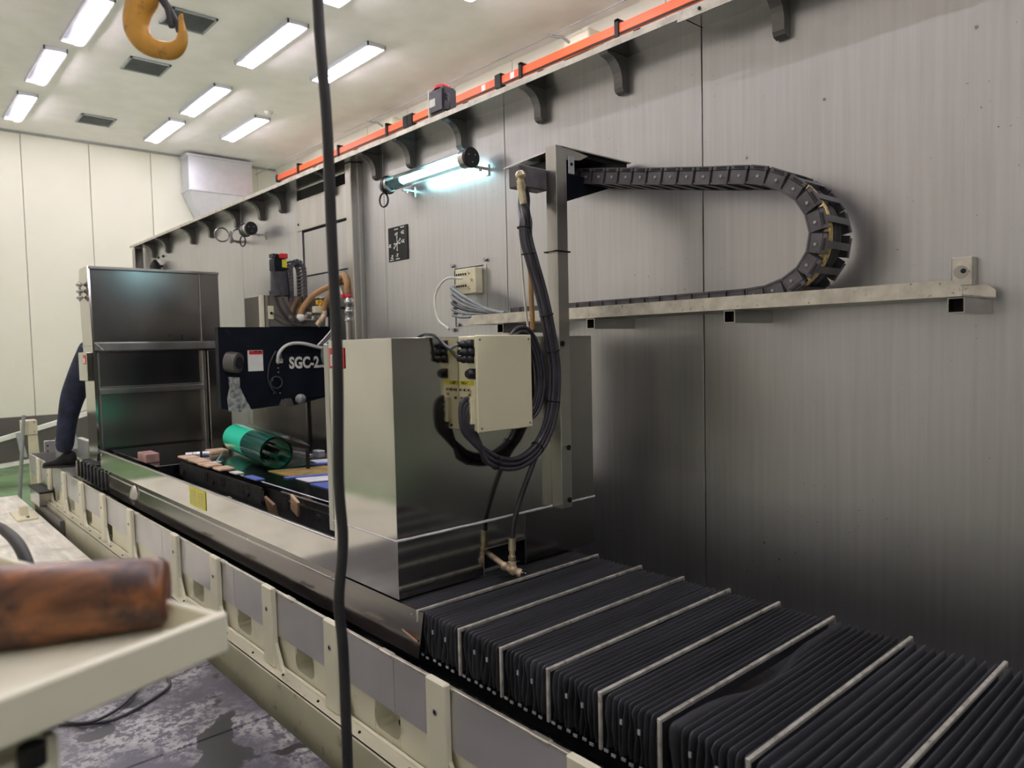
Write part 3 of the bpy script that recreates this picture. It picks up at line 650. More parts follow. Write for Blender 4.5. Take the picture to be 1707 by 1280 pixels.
# chain post with arm and gusset
MB().box(XH, XH+.05, 1.777, 1.828, -.567, .674, bev=.001).build('chain_post', M_satin, t)
m = MB(); m.prism([(XH+.05, 1.80, .674), (XH+.05, 2.178, .674), (XH-.08, 2.178, .674), (XH-.30, 1.85, .674)], (0, 0, -.004)); m.build('top_plate', M_satin, t)
m = MB(); m.prism([(XH+.048, 1.82, .674), (XH+.048, 1.94, .660), (XH+.048, 1.90, .640), (XH+.048, 1.82, .630)], (-.004, 0, 0)); m.build('side_gusset', M_satin, t)
MB().box(-1.97, -1.80, 1.86, 1.90, .575, .66, bev=.004).build('chain_anchor', M_black, t)
MB().box(XH-.16, XH+.035, 1.90, 2.17, .655, .672).build('anchor_plate', M_black, t)
m = MB(); m.prism([(XH, 1.835, .49), (XH, 2.10, .575), (XH, 2.10, .60), (XH, 1.835, .60)], (-.02, 0, 0)); m.build('brace', M_black, t)
m = MB(); m.box(XH+.05, XH+.053, 1.835, 1.865, .585, .645, bev=.002); bb = m.build('anchor_bracket', M_galv, t); m = MB(); m.cyl((XH+.053, 1.85, .618), (XH+.054, 1.85, .618), .006, n=10); m.build('hole', M_ink, bb)
# low front panel, floor pan
MB().box(-5.352, -2.168, F, F+.004, -.765, -.628).build('front_panel', M_pol, t)
MB().box(-5.352, -2.168, F-.002, F+.012, -.632, -.624, bev=.002).build('front_rim', M_satin, t)
MB().box(-5.352, -2.168, F-.006, F+.010, -.770, -.760, bev=.002).build('bottom_flange', M_satdark, t)
MB().box(-5.352, -2.20, F+.01, 1.98, -.758, -.748).build('floor_pan', M_tdark, t)
MB().box(-5.352, -2.20, 1.975, 1.985, -.748, -.60, bev=.002).build('rear_lip', M_satdark, t)
lab = MB().box(-3.60, -3.385, F-.003, F-.0012, -.722, -.636).build('yellow_label', M_yel, t); lab['label'] = 'bright yellow caution label in two columns'
for c in range(2):
    for k in range(7):
        x = -3.59+.105*c; MB().box(x, x+.088, F-.0036, F-.0029, -.652-.0095*k, -.6490-.0095*k).build('label_line', M_base, lab)
# left housing: front cheek, back sheet, frames
cheek = [(-5.625, .575), (-5.60, .583), (-5.392, .583), (-5.352, .072), (-5.352, -.645), (-5.40, -.70), (-5.60, -.70), (-5.62, .0), (-5.655, .43)]
m = MB(); m.prism([(p[0], F-.012, p[1]) for p in cheek], (0, .012, 0)); m.build('left_cheek', M_pol, t)
MB().box(-5.655, -5.352, F-.0125, F-.011, .058, .064).build('cheek_seam', M_satdark, t)
MB().box(-5.59, -5.36, F-.05, F-.012, -.17, .02, bev=.004).build('side_box', M_pol, t)
bx_ = MB().box(-5.44, -5.375, F-.0525, F-.050, -.058, .002).build('warning_label', M_red, t); bx_['label'] = 'small red and white warning label'
MB().box(-5.43, -5.385, F-.0535, F-.0524, -.05, -.02).build('label_field', M_white, bx_)
MB().box(-5.60, -5.40, F, 1.965, .06, .565, bev=.002).build('left_housing', M_satdark, t)
MB().box(-5.60, -5.41, F, 1.965, -.70, .06, bev=.002).build('left_housing', M_satdark, t)
MB().box(-5.60, -5.375, F-.004, 1.968, .565, .583, bev=.002).build('top_edge', M_satin, t)
m = MB(); m.prism([(-5.40, F, .085), (-5.352, F, .076), (-5.352, F, .030), (-5.40, F, .020)], (0, .828, 0)); m.build('ledge_band', M_satin, t)
for y0, y1 in ((F+.01, F+.05), (1.955, 1.915)):
    MB().tube([(-5.349, y0, .074), (-5.349, y1, .032)], .003, 6).build('weld', M_caulk, t)
MB().box(-5.405, -5.385, 1.83, 1.965, .085, .565, bev=.002).build('corner_panel', M_satdark, t)
MB().box(-5.41, -5.372, F+.02, 1.825, -.262, -.224, bev=.003).build('cross_rib', M_satin, t)
MB().box(-5.41, -5.39, F+.02, 1.825, -.22, -.212).build('rib_lip', M_satin, t)
MB().box(-5.41, -5.375, 1.825, 1.850, -.70, .018, bev=.002).build('door_edge', M_satin, t)
MB().box(-5.41, -5.35, 1.855, 2.01, -.70, .018, bev=.003).build('side_column', M_satdark, t)
MB().box(-5.40, -5.355, 1.995, 2.04, -.42, -.06, bev=.003).build('white_rail', M_pcream, t)
MB().box(-5.41, -5.385, F+.02, F+.03, -.70, .018).build('door_edge', M_satin, t)
for y_, z_ in ((1.70, .125), (1.70, .105), (1.62, .125)): m = MB(); bolt(m, (-5.40, y_, z_), (1, 0, 0), .006, .003); m.build('rivet', M_ink, t)
m = MB()
for k, z_ in enumerate((.47, .425, .385)): m.ball((-5.52, F-.035, z_), .022, 10, sc=(1.5, 1, .7))
m.cyl((-5.52, F-.035, .36), (-5.52, F-.035, .49), .008, n=8).cyl((-5.52, F-.035, .43), (-5.52, F, .43), .01, n=8); kn = m.build('knob_stack', M_satin, t); kn['label'] = 'stack of three round steel knobs on the cheek'

# ================================================================ JUNCTION BOX ON THE HOUSING
BX, BYa, BYb, BZa, BZb = -1.697, 1.379, 1.602, -.260, .033
t = thing('junction_box', 'cream junction box mounted on the housing face', 'electrical box', (-1.74, 1.49, -.26))
MB().box(XH, BX-.008, BYa, BYb, BZa+.002, BZb, bev=.003).build('box_body', M_box, t)
MB().box(BX-.008, BX, BYa-.003, BYb+.003, BZa-.002, BZb+.002, bev=.003).build('cover', M_box, t)
for y_, z_ in ((BYa+.012, BZb-.012), (BYb-.010, BZb-.012), (BYa+.012, BZa+.012), (BYb-.010, BZa+.012)): m = MB(); bolt(m, (BX, y_, z_), (1, 0, 0), .004, .002); m.build('screw', M_satin, t)
MB().box(BX-.055, BX-.04, BYb, BYb+.012, -.21, -.06, bev=.002).build('hinge', M_box, t)
def plug(x, z, cab):
    m = MB(); y_ = BYa
    m.box(x-.014, x+.014, y_-.003, y_, z-.014, z+.014)
    m.lathe((x, y_-.003, z), (0, -1, 0), [(0, .013), (.012, .0135), (.014, .011), (.022, .011), (.023, .013), (.032, .0125), (.034, .009), (.048, .008)], 16)
    return m.build('plug', M_rub, t)
plug(-1.725, .008, 1); plug(-1.725, -.036, 1); plug(-1.722, -.0155, 1)
m = MB(); m.box(-1.735, -1.705, BYa-.003, BYa, -.098, -.066); m.lathe((-1.72, BYa-.003, -.082), (0, -1, 0), [(0, .014), (.014, .0145), (.016, .012), (.020, .011)], 16); m.build('socket_cap', M_rub, t)
MB().box(-1.775, -1.745, BYa-.002, BYa, -.026, -.012).build('yellow_tag', M_yel, t)
yt = MB().box(-1.785, -1.718, BYa-.002, BYa, -.117, -.104).build('yellow_tape', M_yel, t)
text('TBG-1', .0125, (-1.778, BYa-.0022, -.1148), (1, 0, 0), (0, 0, 1), M_ink, yt, 'lettering', .0003, .0002)
for x in (-1.775, -1.755, -1.735):
    m = MB(); m.cyl((x, BYa, -.132), (x, BYa-.006, -.132), .0055, n=12); m.cyl((x, BYa-.006, -.132), (x, BYa-.008, -.132), .003, n=8, mi=1); m.build('terminal', [M_brass, M_ink], t)
for x, z in ((-1.735, -.147), (-1.775, -.158), (-1.75, -.245), (-1.73, -.245)): m = MB(); bolt(m, (x, BYa, z), (0, -1, 0), .005, .005); m.build('screw', M_satdark, t)
m = MB(); m.box(-1.745, -1.712, BYa-.016, BYa, -.235, -.156, bev=.002); m.build('cable_gland_block', M_box, t)
# ---- cables hanging from the junction box
for lab, grp, pts, R_, num, rr in (
    ('thick black cable in the long bundle looping from chain to junction box', 'black cables of the long hanging loop',
     [(-2.0, 1.86, .62), (-1.86, 1.74, .53), (-1.80, 1.680, .46), (-1.76, 1.650, .411), (-1.75, 1.640, .352), (-1.735, 1.655, .266), (-1.725, 1.687, .150), (-1.72, 1.712, .030), (-1.72, 1.731, -.091), (-1.72, 1.719, -.212), (-1.72, 1.680, -.299), (-1.72, 1.623, -.353), (-1.72, 1.543, -.377), (-1.72, 1.455, -.358), (-1.725, 1.391, -.308), (-1.73, 1.352, -.249), (-1.735, 1.336, -.205)], .0160, 6, .0077),
    ('dark cable of the short bundle curving round behind the junction box', 'dark cables behind the junction box',
     [(-1.77, 1.585, .02), (-1.765, 1.612, .045), (-1.76, 1.648, .040), (-1.755, 1.678, -.010), (-1.755, 1.698, -.085), (-1.755, 1.694, -.155), (-1.755, 1.668, -.215), (-1.76, 1.630, -.235), (-1.765, 1.60, -.22)], .014, 5, .006)):
    base = spline(pts, 6)
    for k in range(num):
        out = []
        for i, p in enumerate(base):
            tt = (base[min(i+1, len(base)-1)]-base[max(i-1, 0)]).normalized(); xx = Vector((1, 0, 0)); u = (xx-tt*xx.dot(tt)).normalized(); w_ = tt.cross(u)
            a = 2*math.pi*k/num+.25*math.sin(i*.09+k); rr_ = R_ if k else R_*.25
            out.append(p+u*math.cos(a)*rr_*.8+w_*math.sin(a)*rr_)
        if num == 6:
            z_ = -.157-.0135*k; y_ = 1.333+.0075*k; out = out[:6*14+1]
            out = out[:-4]+spline([out[-5], Vector((-1.725, 1.372+.004*k, -.288+.003*k)), Vector((-1.725, y_+.006, -.250+.002*k)), Vector((-1.725, y_, z_-.035)), Vector((-1.726, y_+.010, z_-.006)), Vector((-1.728, 1.364, z_))], 5)[1:]
        tag(MB().tube(out, rr, 8).build('bundle_cable', M_cable), ('black cable of the long loop, '+('topmost', 'second', 'third', 'fourth', 'fifth', 'lowest')[k]+' of six entering the junction box side') if num == 6 else lab, 'cable', grp)
for i, (p, d) in enumerate((((-1.745, 1.645, .30), (0, .1, -1)), ((-1.757, 1.640, .385), (0, -.1, -1)), ((-1.722, 1.700, .10), (0, .25, -1)), ((-1.72, 1.724, -.02), (0, .15, -1)), ((-1.72, 1.722, -.19), (0, -.2, -1)), ((-1.72, 1.645, -.335), (0, -.75, -.6)), ((-1.72, 1.462, -.362), (0, -1, .22)))):
    a, u, w_ = fr(d); m = MB(); m.tube([Vector(p)+(u*math.cos(q)+w_*math.sin(q))*.0225 for q in [2*math.pi*k/18 for k in range(18)]], .0022, 6, closed=True)
    tag(m.build('cable_tie', M_ink), 'black cable tie, '+('second', 'topmost', 'third', 'fourth', 'fifth', 'sixth', 'lowest left')[i]+' down along the long cable loop', 'cable tie', 'ties on the long cable loop')
m = MB(); m.tube([(XH-.002, 1.765, .318), (XH+.054, 1.765, .318), (XH+.054, 1.833, .318), (XH-.002, 1.833, .318)], .003, 6, closed=True)
tag(m.build('cable_tie', M_ink), 'black cable tie around the steel chain post', 'cable tie', 'ties on the long cable loop')
cable('coolant_hose', [(-1.83, 1.70, .42), (-1.81, 1.695, .33), (-1.80, 1.704, .256), (-1.80, 1.707, .154), (-1.80, 1.710, .053)], .0085, M_tan, 'tan ribbed hose behind the black cable bundle')
cable('white_cable', [(-1.84, 1.72, .46), (-1.825, 1.685, .40), (-1.82, 1.682, .30), (-1.815, 1.69, .15), (-1.81, 1.70, .05)], .0045, M_wcable, 'thin white cable beside the steel chain post')
for k, z in ((0, .008), (1, -.036)):
    cable('plug_cable', [(-1.83, 1.255, .030), (-1.80, 1.262, .040), (-1.775, 1.285, .034), (-1.76, 1.302, .010-.002*k), (-1.745, 1.315, -.004-.003*k), (-1.73, 1.325+.002*k, (z-.002) if k == 0 else -.03), (-1.725, 1.340, z)], .005, M_cable if k else M_gcable, 'grey-brown cable from housing top to the '+('lower' if k else 'upper')+' black plug', 'cables to the junction box plugs')
# ---- hydraulic hose, fittings and tee
t = thing('hydraulic_hose', 'black hydraulic hose dropping to the brass tee valve', 'hose', (-1.72, 1.55, -.66))
MB().tube(spline([(-1.745, 1.628, .467), (-1.74, 1.640, .44), (-1.745, 1.648, .38), (-1.74, 1.665, .26), (-1.735, 1.705, .12), (-1.735, 1.735, -.02), (-1.735, 1.745, -.12), (-1.735, 1.735, -.22), (-1.73, 1.690, -.31), (-1.725, 1.645, -.36), (-1.72, 1.603, -.42), (-1.72, 1.560, -.50), (-1.72, 1.532, -.57), (-1.72, 1.524, -.625)], 8), .0085, 10).build('hose', M_rub, t)
m = MB(); m.cyl((-1.72, 1.524, -.615), (-1.72, 1.522, -.655), .0125, n=14); m.cyl((-1.72, 1.522, -.655), (-1.72, 1.520, -.70), .010, n=6); m.cyl((-1.72, 1.521, -.672), (-1.72, 1.521, -.684), .013, n=6); m.build('end_fitting', M_brass, t)
m = MB(); m.cyl((-1.745, 1.628, .46), (-1.745, 1.616, .535), .0125, n=14); m.cyl((-1.745, 1.621, .505), (-1.745, 1.619, .52), .015, n=6); m.ball((-1.745, 1.617, .55), .017); m.cyl((-1.745, 1.612, .553), (-1.78, 1.66, .56), .012, n=12); m.cyl((-1.72, 1.59, .548), (-1.745, 1.617, .552), .007, n=8); m.build('elbow_fitting', M_brass, t)
MB().box(-1.835, -1.78, 1.645, 1.775, .525, .598, bev=.004).build('manifold', M_plast, t)
t = thing('tee_valve', 'corroded brass tee fitting on a pipe from the skirt cut-out', 'pipe fitting', (-1.72, 1.52, -.737))
m = MB(); m.cyl((-1.86, 1.500, -.665), (-1.735, 1.505, -.706), .0095, n=12); m.build('pipe', M_brz, t)
m = MB(); m.cyl((-1.72, 1.521, -.69), (-1.72, 1.520, -.722), .014, n=12); m.lathe((-1.745, 1.500, -.704), (.75, .5, -.32), [(0, .013), (.012, .016), (.014, .0125), (.03, .0125), (.032, .0165), (.045, .0165), (.047, .012), (.055, .012), (.057, .014), (.066, .013)], 12); m.build('tee_body', M_brz, t)
m = MB(); m.lathe((-1.698, 1.532, -.724), (.75, .5, -.1), [(0, .006), (.015, .005), (.016, .003), (.022, .003)], 8); m.build('bleed_screw', M_satdark, t)

# ================================================================ EMERGENCY SIGNAL BOX ON THE SHELF
t = thing('signal_motor', 'black servo motor box with red cap standing on the shelf', 'motor', (-2.82, 2.12, 1.082))
MB().box(-2.90, -2.735, 2.075, 2.17, 1.082, 1.094, bev=.002).build('base_plate', M_pcream, t)
MB().box(-2.885, -2.878, 2.08, 2.165, 1.094, 1.228, bev=.001).build('side_plate', M_white, t)
MB().box(-2.878, -2.765, 2.08, 2.165, 1.105, 1.222, bev=.010).build('motor_body', M_cable, t)
MB().box(-2.872, -2.825, 2.078, 2.0805, 1.140, 1.176).build('data_label', M_white, t)
MB().lathe((-2.82, 2.12, 1.220), (0, 0, 1), [(0, .042), (.012, .042), (.018, .036), (.026, .015)], 16).build('red_cap', M_red, t)
for dz in (0, .018): MB().tube(spline([(-2.77, 2.10, 1.19-dz), (-2.74, 2.095, 1.17-dz), (-2.725, 2.09, 1.13-dz*.5), (-2.735, 2.09, 1.10)], 5), .005, 6).build('lead', M_rub, t)

# ================================================================ GRINDING HEAD
HX = -4.15
t = thing('grinding_head', 'black grinding wheel head with white SGC lettering', 'machine head', (-4.4, 1.85, -.33))
poly = [(1.50, .143), (2.195, .143), (2.195, -.27), (2.15, -.292), (1.94, -.33), (1.925, -.315), (1.895, -.285), (1.86, -.285), (1.84, -.325), (1.62, -.338), (1.50, -.32)]
m = MB(); m.prism([(HX, p[0], p[1]) for p in poly], (-.05, 0, 0)); m.build('head_housing', M_black, t)
MB().box(HX-.45, HX-.05, 1.86, 2.165, -.28, .142).build('head_body', M_black, t)
MB().box(HX, HX+.006, 1.86, 2.19, -.29, -.02, bev=.004).build('wheel_guard', M_black, t)
text('SGC-2.5', .094, (HX+.0075, 1.912, -.104), (0, 1, 0), (0, 0, 1), M_white, t, 'lettering', .0008, .0034, .76)
lab = MB().box(HX, HX+.002, 1.664, 1.754, -.113, .008).build('data_label', M_white, t); lab['label'] = 'white label sheet with a red heading'
MB().box(HX+.0018, HX+.0028, 1.672, 1.752, -.016, .006).build('label_heading', M_red, lab)
for k in range(2): MB().box(HX+.0026, HX+.0032, 1.705+.022*k, 1.720+.022*k, -.004, .004).build('mark', M_ink, lab)
m = MB(); m.cyl((HX-.02, 1.56, -.055), (HX+.03, 1.60, -.062), .062, .058, 20); m.cyl((HX+.03, 1.60, -.062), (HX+.034, 1.603, -.062), .035, n=16, mi=1); m.build('spindle_nose', [M_gwall, M_dark], t)
m = MB(); rg = [(1.545, -.14), (1.60, -.145), (1.60, -.20), (1.625, -.26), (1.66, -.33), (1.61, -.345), (1.54, -.335), (1.535, -.26), (1.55, -.2)]
m.prism([(HX+.002, p[0], p[1]) for p in rg], (.028, 0, 0)); m.build('splash_rag', M_rag, t)
m = MB(); m.ball((HX+.01, 1.975, -.292), .03, 10, sc=(.5, 1.2, 1.0)); m.build('coolant_nozzle', M_rag, t)
m = MB(); m.prism([(HX+.004, 1.86, -.335), (HX+.004, 1.87, -.285), (HX+.004, 1.915, -.285), (HX+.004, 1.93, -.335)], (.01, 0, 0)); m.build('wheel_tip', M_gwall, t)
for y_, z_ in ((1.845, -.075), (1.845, -.10), (1.845, -.125), (1.805, -.17), (1.81, -.25), (1.85, -.25), (2.02, -.26)): m = MB(); bolt(m, (HX+.001, y_, z_), (1, 0, 0), .005, .003); m.build('bolt', M_satin, t)
MB().tube(spline([(HX+.01, 1.842, -.065), (HX+.02, 1.842, -.02), (HX+.03, 1.875, .025), (HX+.03, 1.93, .044), (HX+.03, 2.0, .042), (HX+.03, 2.08, .022), (HX+.03, 2.13, .012)], 6), .010, 8).build('white_loom', M_wcable, t)
for k in range(3): MB().tube(spline([(HX+.012, 1.838+.012*k, -.06), (HX+.018, 1.838+.01*k, -.01), (HX+.022, 1.868+.006*k, .022+.004*k), (HX+.03, 1.91, .040)], 5), .004, 6).build('signal_wire', M_gcable if k else M_blue, t)
MB().box(HX, HX+.012, 1.832, 1.872, -.072, -.045, bev=.003).build('wire_terminal', M_white, t)
MB().tube(spline([(HX+.01, 1.83, .0), (HX+.012, 1.79, -.07), (HX+.012, 1.775, -.16), (HX+.012, 1.795, -.22), (HX+.012, 1.82, -.25)], 6), .005, 6).build('black_lead', M_cable, t)
MB().tube([(HX+.02, 1.822+.035*math.cos(a), -.185+.035*math.sin(a)) for a in [2*math.pi*k/24 for k in range(24)]], .004, 6, closed=True).build('lead_coil', M_cable, t)
for k in range(3): MB().tube([(HX+.03+.012*k, 2.135+.022*math.cos(a), -.03+.055*math.sin(a)) for a in [2*math.pi*q/24 for q in range(24)]], .005, 6, closed=True).build('cable_coil', M_gcable, t)
# cover box on the head, motor, vertical chain, hoses
t = thing('head_cover_box', 'stainless cover box on top of the black grinding head', 'cover box', (-4.3, 1.95, .143))
MB().box(-4.42, HX-.02, 1.765, 2.19, .143, .33, bev=.004).build('box_body', M_satdark, t)
MB().cyl((-4.19, 1.79, .143), (-4.19, 1.79, .33), .032, n=20).build('round_corner', M_pol, t)
m = MB(); m.box(HX-.02, HX-.004, 1.80, 1.835, .19, .268, bev=.003); s_ = m.build('socket', M_pcream, t); m = MB(); bolt(m, (HX-.004, 1.818, .225), (1, 0, 0), .009, .006); m.build('plug', M_ink, s_)
t = thing('servo_motor', 'tall black motor with red connector behind the grinding head', 'motor', (-4.2, 1.88, .33))
m = MB(); m.cyl((-4.2, 1.90, .34), (-4.2, 1.895, .475), .056, .050, 18); m.cyl((-4.2, 1.90, .33), (-4.2, 1.90, .36), .07, n=4); m.build('motor_body', M_cable, t)
MB().box(-4.235, -4.165, 1.85, 1.925, .475, .552, bev=.006).build('terminal_head', M_black, t)
MB().box(-4.22, -4.15, 1.885, 1.935, .552, .582, bev=.004).build('red_connector', M_red, t)
MB().box(-4.163, -4.160, 1.90, 1.93, .50, .545).build('yellow_label', M_yel, t)
MB().box(-4.22, -4.17, 1.845, 1.885, .555, .58, bev=.004).build('plug', M_ink, t)
for dy in (0, .012): MB().tube(spline([(-4.16, 1.845+dy, .57), (-4.14, 1.825+dy, .53), (-4.14, 1.835+dy, .45), (-4.13, 1.86+dy, .36), (-4.12, 1.90+dy, .25), (-4.11, 1.97+dy, .165), (-4.1, 2.03, .15)], 6), .003, 6).build('lead', M_cable, t)
MB().tube(spline([(-4.14, 1.82, .225), (-4.12, 1.86, .20), (-4.11, 1.92, .165), (-4.1, 1.98, .15)], 6), .003, 6).build('lead', M_cable, t)
t = thing('small_drag_chain', 'small upright black drag chain arch beside the red-topped motor', 'cable chain', (-4.22, 1.97, .33))
arc = [Vector((0, 1.952+.0, .30+.02*k)) for k in range(10)]+[Vector((0, 1.995-.043*math.cos(a), .485+.055*math.sin(a))) for a in [math.pi*k/14 for k in range(1, 14)]]+[Vector((0, 2.04, .48-.02*k)) for k in range(1, 14)]
sl = None
for p, d in walk(arc, .021):
    a = math.atan2(d.z, d.y); loc = Vector((-4.2, p.y, p.z))-WORLD[t.name]
    if sl is None:
        m = MB(); m.box(-.045, -.036, -.010, .010, -.013, .013).box(.036, .045, -.010, .010, -.013, .013).box(-.036, .036, -.005, .005, .008, .013).box(-.036, .036, -.005, .005, -.013, -.009)
        m.v = [(v[0]+WORLD[t.name].x, v[1]+WORLD[t.name].y, v[2]+WORLD[t.name].z) for v in m.v]; sl = m.build('chain_link', M_plast, t); sl.location = loc; sl.rotation_euler = (a, 0, 0)
    else: inst(sl, 'chain_link', t, loc, (a, 0, 0))
cable('tan_hose', [(-4.12, 1.985, .215), (-4.11, 2.0, .26), (-4.08, 2.05, .33), (-4.02, 2.11, .375), (-3.95, 2.16, .40), (-3.9, 2.185, .41)], .018, M_tan, 'thick tan coolant hose arching left from the valve block')
cable('tan_hose', [(-4.05, 2.10, .24), (-4.03, 2.115, .30), (-3.95, 2.13, .37), (-3.88, 2.13, .425), (-3.83, 2.125, .432), (-3.80, 2.125, .39), (-3.80, 2.125, .33)], .018, M_tan, 'thick tan coolant hose looping down to the upright pipe')
cable('white_hose', [(-3.98, 2.12, .36), (-3.93, 2.10, .385), (-3.87, 2.09, .39), (-3.82, 2.09, .35), (-3.80, 2.095, .30)], .008, M_wcable, 'thin white hose crossing over the tan hoses')
t = thing('valve_block', 'cluttered valve block of white and brass fittings below the tan hoses', 'valve', (-4.1, 2.05, .143))
m = MB(); m.ball((-4.12, 1.985, .20), .026, 12); m.cyl((-4.12, 1.985, .198), (-4.08, 2.10, .193), .013, n=12); m.build('white_elbow', M_white, t)
m = MB(); m.box(-4.09, -4.05, 2.045, 2.10, .225, .265, bev=.003); m.build('cream_block', M_pcream, t)
m = MB(); m.tube(spline([(-4.06, 2.06, .15), (-4.05, 2.09, .19), (-4.05, 2.105, .22), (-4.05, 2.10, .25)], 5), .018, 10); m.build('brass_elbow', M_brz, t)
m = MB()
for k in range(5): m.ball((-4.06, 2.082+.018*math.cos(k*1.26), .288+.010*math.sin(k*1.26)), .010, 8)
m.cyl((-4.06, 2.082, .265), (-4.06, 2.082, .29), .006, n=8); m.build('yellow_handle', M_ylw, t)
m = MB(); m.cyl((-4.08, 2.00, .213), (-4.08, 2.03, .21), .020, n=12); m.cyl((-4.07, 2.05, .196), (-4.07, 2.08, .195), .019, n=12); m.build('union_nut', M_satin, t)
m = MB(); m.cyl((-4.05, 2.12, .145), (-4.05, 2.12, .20), .009, n=10); m.build('drain_pipe', M_white, t)
t = thing('coolant_pipe', 'upright steel coolant pipe with a black lever valve beside the door post', 'pipe', (-3.8, 2.125, -.6))
m = MB(); m.cyl((-3.8, 2.125, -.6), (-3.8, 2.125, .235), .017, n=14); m.build('pipe', M_satin, t)
m = MB(); m.lathe((-3.8, 2.125, .16), (0, 0, 1), [(0, .02), (.012, .024), (.02, .019), (.05, .019), (.052, .024), (.07, .024), (.072, .016), (.10, .016), (.102, .022), (.125, .022), (.127, .019), (.165, .019)], 14); m.build('valve_body', M_satin, t)
MB().box(-3.86, -3.80, 2.02, 2.13, .238, .250, bev=.003).build('black_lever', M_ink, t)
m = MB(); m.cyl((-3.8, 2.125, .305), (-3.8, 2.125, .322), .024, n=14); m.cyl((-3.8, 2.095, .30), (-3.8, 2.095, .32), .010, n=10); m.build('red_clamp', M_red, t)
for k in range(3): cable('air_line', [(-3.84+.01*k, 2.10-.012*k, .24), (-3.84, 2.09-.014*k, .15), (-3.87, 2.06-.02*k, .08), (-3.90, 2.02-.02*k, .03)], .005, M_white if k != 1 else M_gcable, ('nearest', 'middle', 'farthest')[2-k]+' of three thin air lines hanging beside the coolant pipe', 'air lines by the coolant pipe')

# ================================================================ WORK TABLE AND THINGS ON IT
ZTT = -.58
t = thing('work_table', 'dark steel magnetic work table inside the enclosure', 'work table', (-3.1, 1.6, -.748))
MB().box(-4.32, -2.22, 1.305, 1.93, ZTT-.022, ZTT, bev=.003).build('table_top', M_tbl, t)
MB().box(-4.30, -2.22, 1.325, 1.92, -.748, ZTT-.022).build('table_body', M_tdark, t)
MB().box(-4.28, -3.15, 1.300, 1.325, -.69, ZTT-.026, bev=.006).build('side_rail', M_tdark, t)
for x in (-3.85, -3.62, -3.38, -3.14, -2.9): MB().box(x-.022, x+.022, 1.297, 1.3005, -.665, -.62).build('pocket', M_dark, t)
for x in (-4.2, -3.75, -3.3, -2.6): m = MB(); m.cyl((x, 1.30, -.655), (x, 1.29, -.655), .014, n=10); m.build('bolt', M_tdark, t)
MB().box(-2.95, -2.22, 1.300, 1.306, -.60, -.597).build('edge_line', M_satin, t)
MB().box(-2.95, -2.22, 1.320, 1.326, -.64, -.637).build('edge_line', M_satin, t)
random.seed(3)
m = MB()
for k in range(60):
    x = random.uniform(-4.3, -2.3); q = random.uniform(.008, .022); m.ball((x, random.uniform(1.19, 1.29), -.748+q*.3), q, 5, sc=(1.4, 1, .5))
o = m.build('grinding_swarf', M_tdark, t); o['kind'] = 'stuff'
t2 = tag(MB().box(-5.34, -4.34, 1.20, 1.96, -.748, -.628, bev=.004).build('side_plate', M_tbl), 'lower dark steel plate left of the work table', 'plate')
tag(MB().box(-4.66, -4.50, 1.185, 1.262, -.628, -.575, bev=.004).build('pink_block', M_cop), 'small pinkish block on the lower plate', 'block')
# green film roll
t = thing('film_roll', 'rolled sheet of glossy green film lying on the work table', 'film roll', (-3.6, 1.5, ZTT))
A = Vector((-4.16, 1.585, ZTT+.088)); B = Vector((-3.38, 1.475, ZTT+.086)); ax, u, w_ = fr(B-A)
up = Vector((0, 0, 1)); sd = ax.cross(up).normalized()   # sideways, towards the viewer
def roll(f0, f1, mat, nm, turns=1.9):
    m = MB(); vs = []; na = 54; nl = 5
    for j in range(nl+1):
        p = A.lerp(B, f0+(f1-f0)*j/nl)
        for i in range(na+1):
            a = -math.pi*.5-2*math.pi*turns*i/na; r = .085-.020*i/na
            vs.append(p+(sd*math.cos(a)+up*math.sin(a))*r)
    m.add(vs, [(j*(na+1)+i, j*(na+1)+i+1, (j+1)*(na+1)+i+1, (j+1)*(na+1)+i) for j in range(nl) for i in range(na)], 0, True)
    return m.build(nm, mat, t)
roll(0, .5, M_film_lit, 'lit_half'); roll(.5, 1, M_film2, 'dark_half')  # one film: the glow through its left half is painted as brighter green
m = MB(); e = []
for j in range(5):
    p = A.lerp(B, .05+.95*j/4); e.append([p-sd*(.0+.05*i)-up*(.0855-.004*i) for i in range(5)])
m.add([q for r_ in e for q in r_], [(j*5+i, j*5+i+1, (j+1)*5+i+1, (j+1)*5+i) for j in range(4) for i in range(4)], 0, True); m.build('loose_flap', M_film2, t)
m = MB(); e = []
for j in range(5):
    p = A.lerp(B, .1+.88*j/4); e.append([p-sd*(.02+.055*i)+up*(.083-.008*i*i) for i in range(4)])
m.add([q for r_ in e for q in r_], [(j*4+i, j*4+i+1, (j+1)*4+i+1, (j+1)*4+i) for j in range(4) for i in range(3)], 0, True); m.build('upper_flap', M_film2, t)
m = MB()
for k in range(9):
    a = random.uniform(0, 6.28); r = random.uniform(.0, .045); p = B-ax*.04+(sd*math.cos(a)+up*math.sin(a))*r; m.cyl(p-ax*.3, p+ax*random.uniform(0, .05), .006, n=6)
m.build('inner_core', M_ink, t)
tag(MB().tube([(-3.30, 1.60, ZTT), (-3.30, 1.60, ZTT+.10)], .010, 8).build('dark_stud', M_ink), 'short dark upright stud right of the green roll', 'stud')
def sheet(nm, pts, z, mat, lab, cat='sheet'): return tag(MB().prism([(p[0], p[1], z) for p in pts], (0, 0, .0025)).build(nm, mat), lab, cat)
sheet('printed_strip', [(-3.62, 1.54), (-3.50, 1.54), (-3.40, 1.82), (-3.52, 1.82)], ZTT, M_paper, 'white and blue printed strip, rear one right of the roll')
sheet('blue_strip', [(-3.50, 1.54), (-3.45, 1.54), (-3.35, 1.82), (-3.40, 1.82)], ZTT+.0005, M_blue, 'thin blue printed strip between white strip and gold sheet')
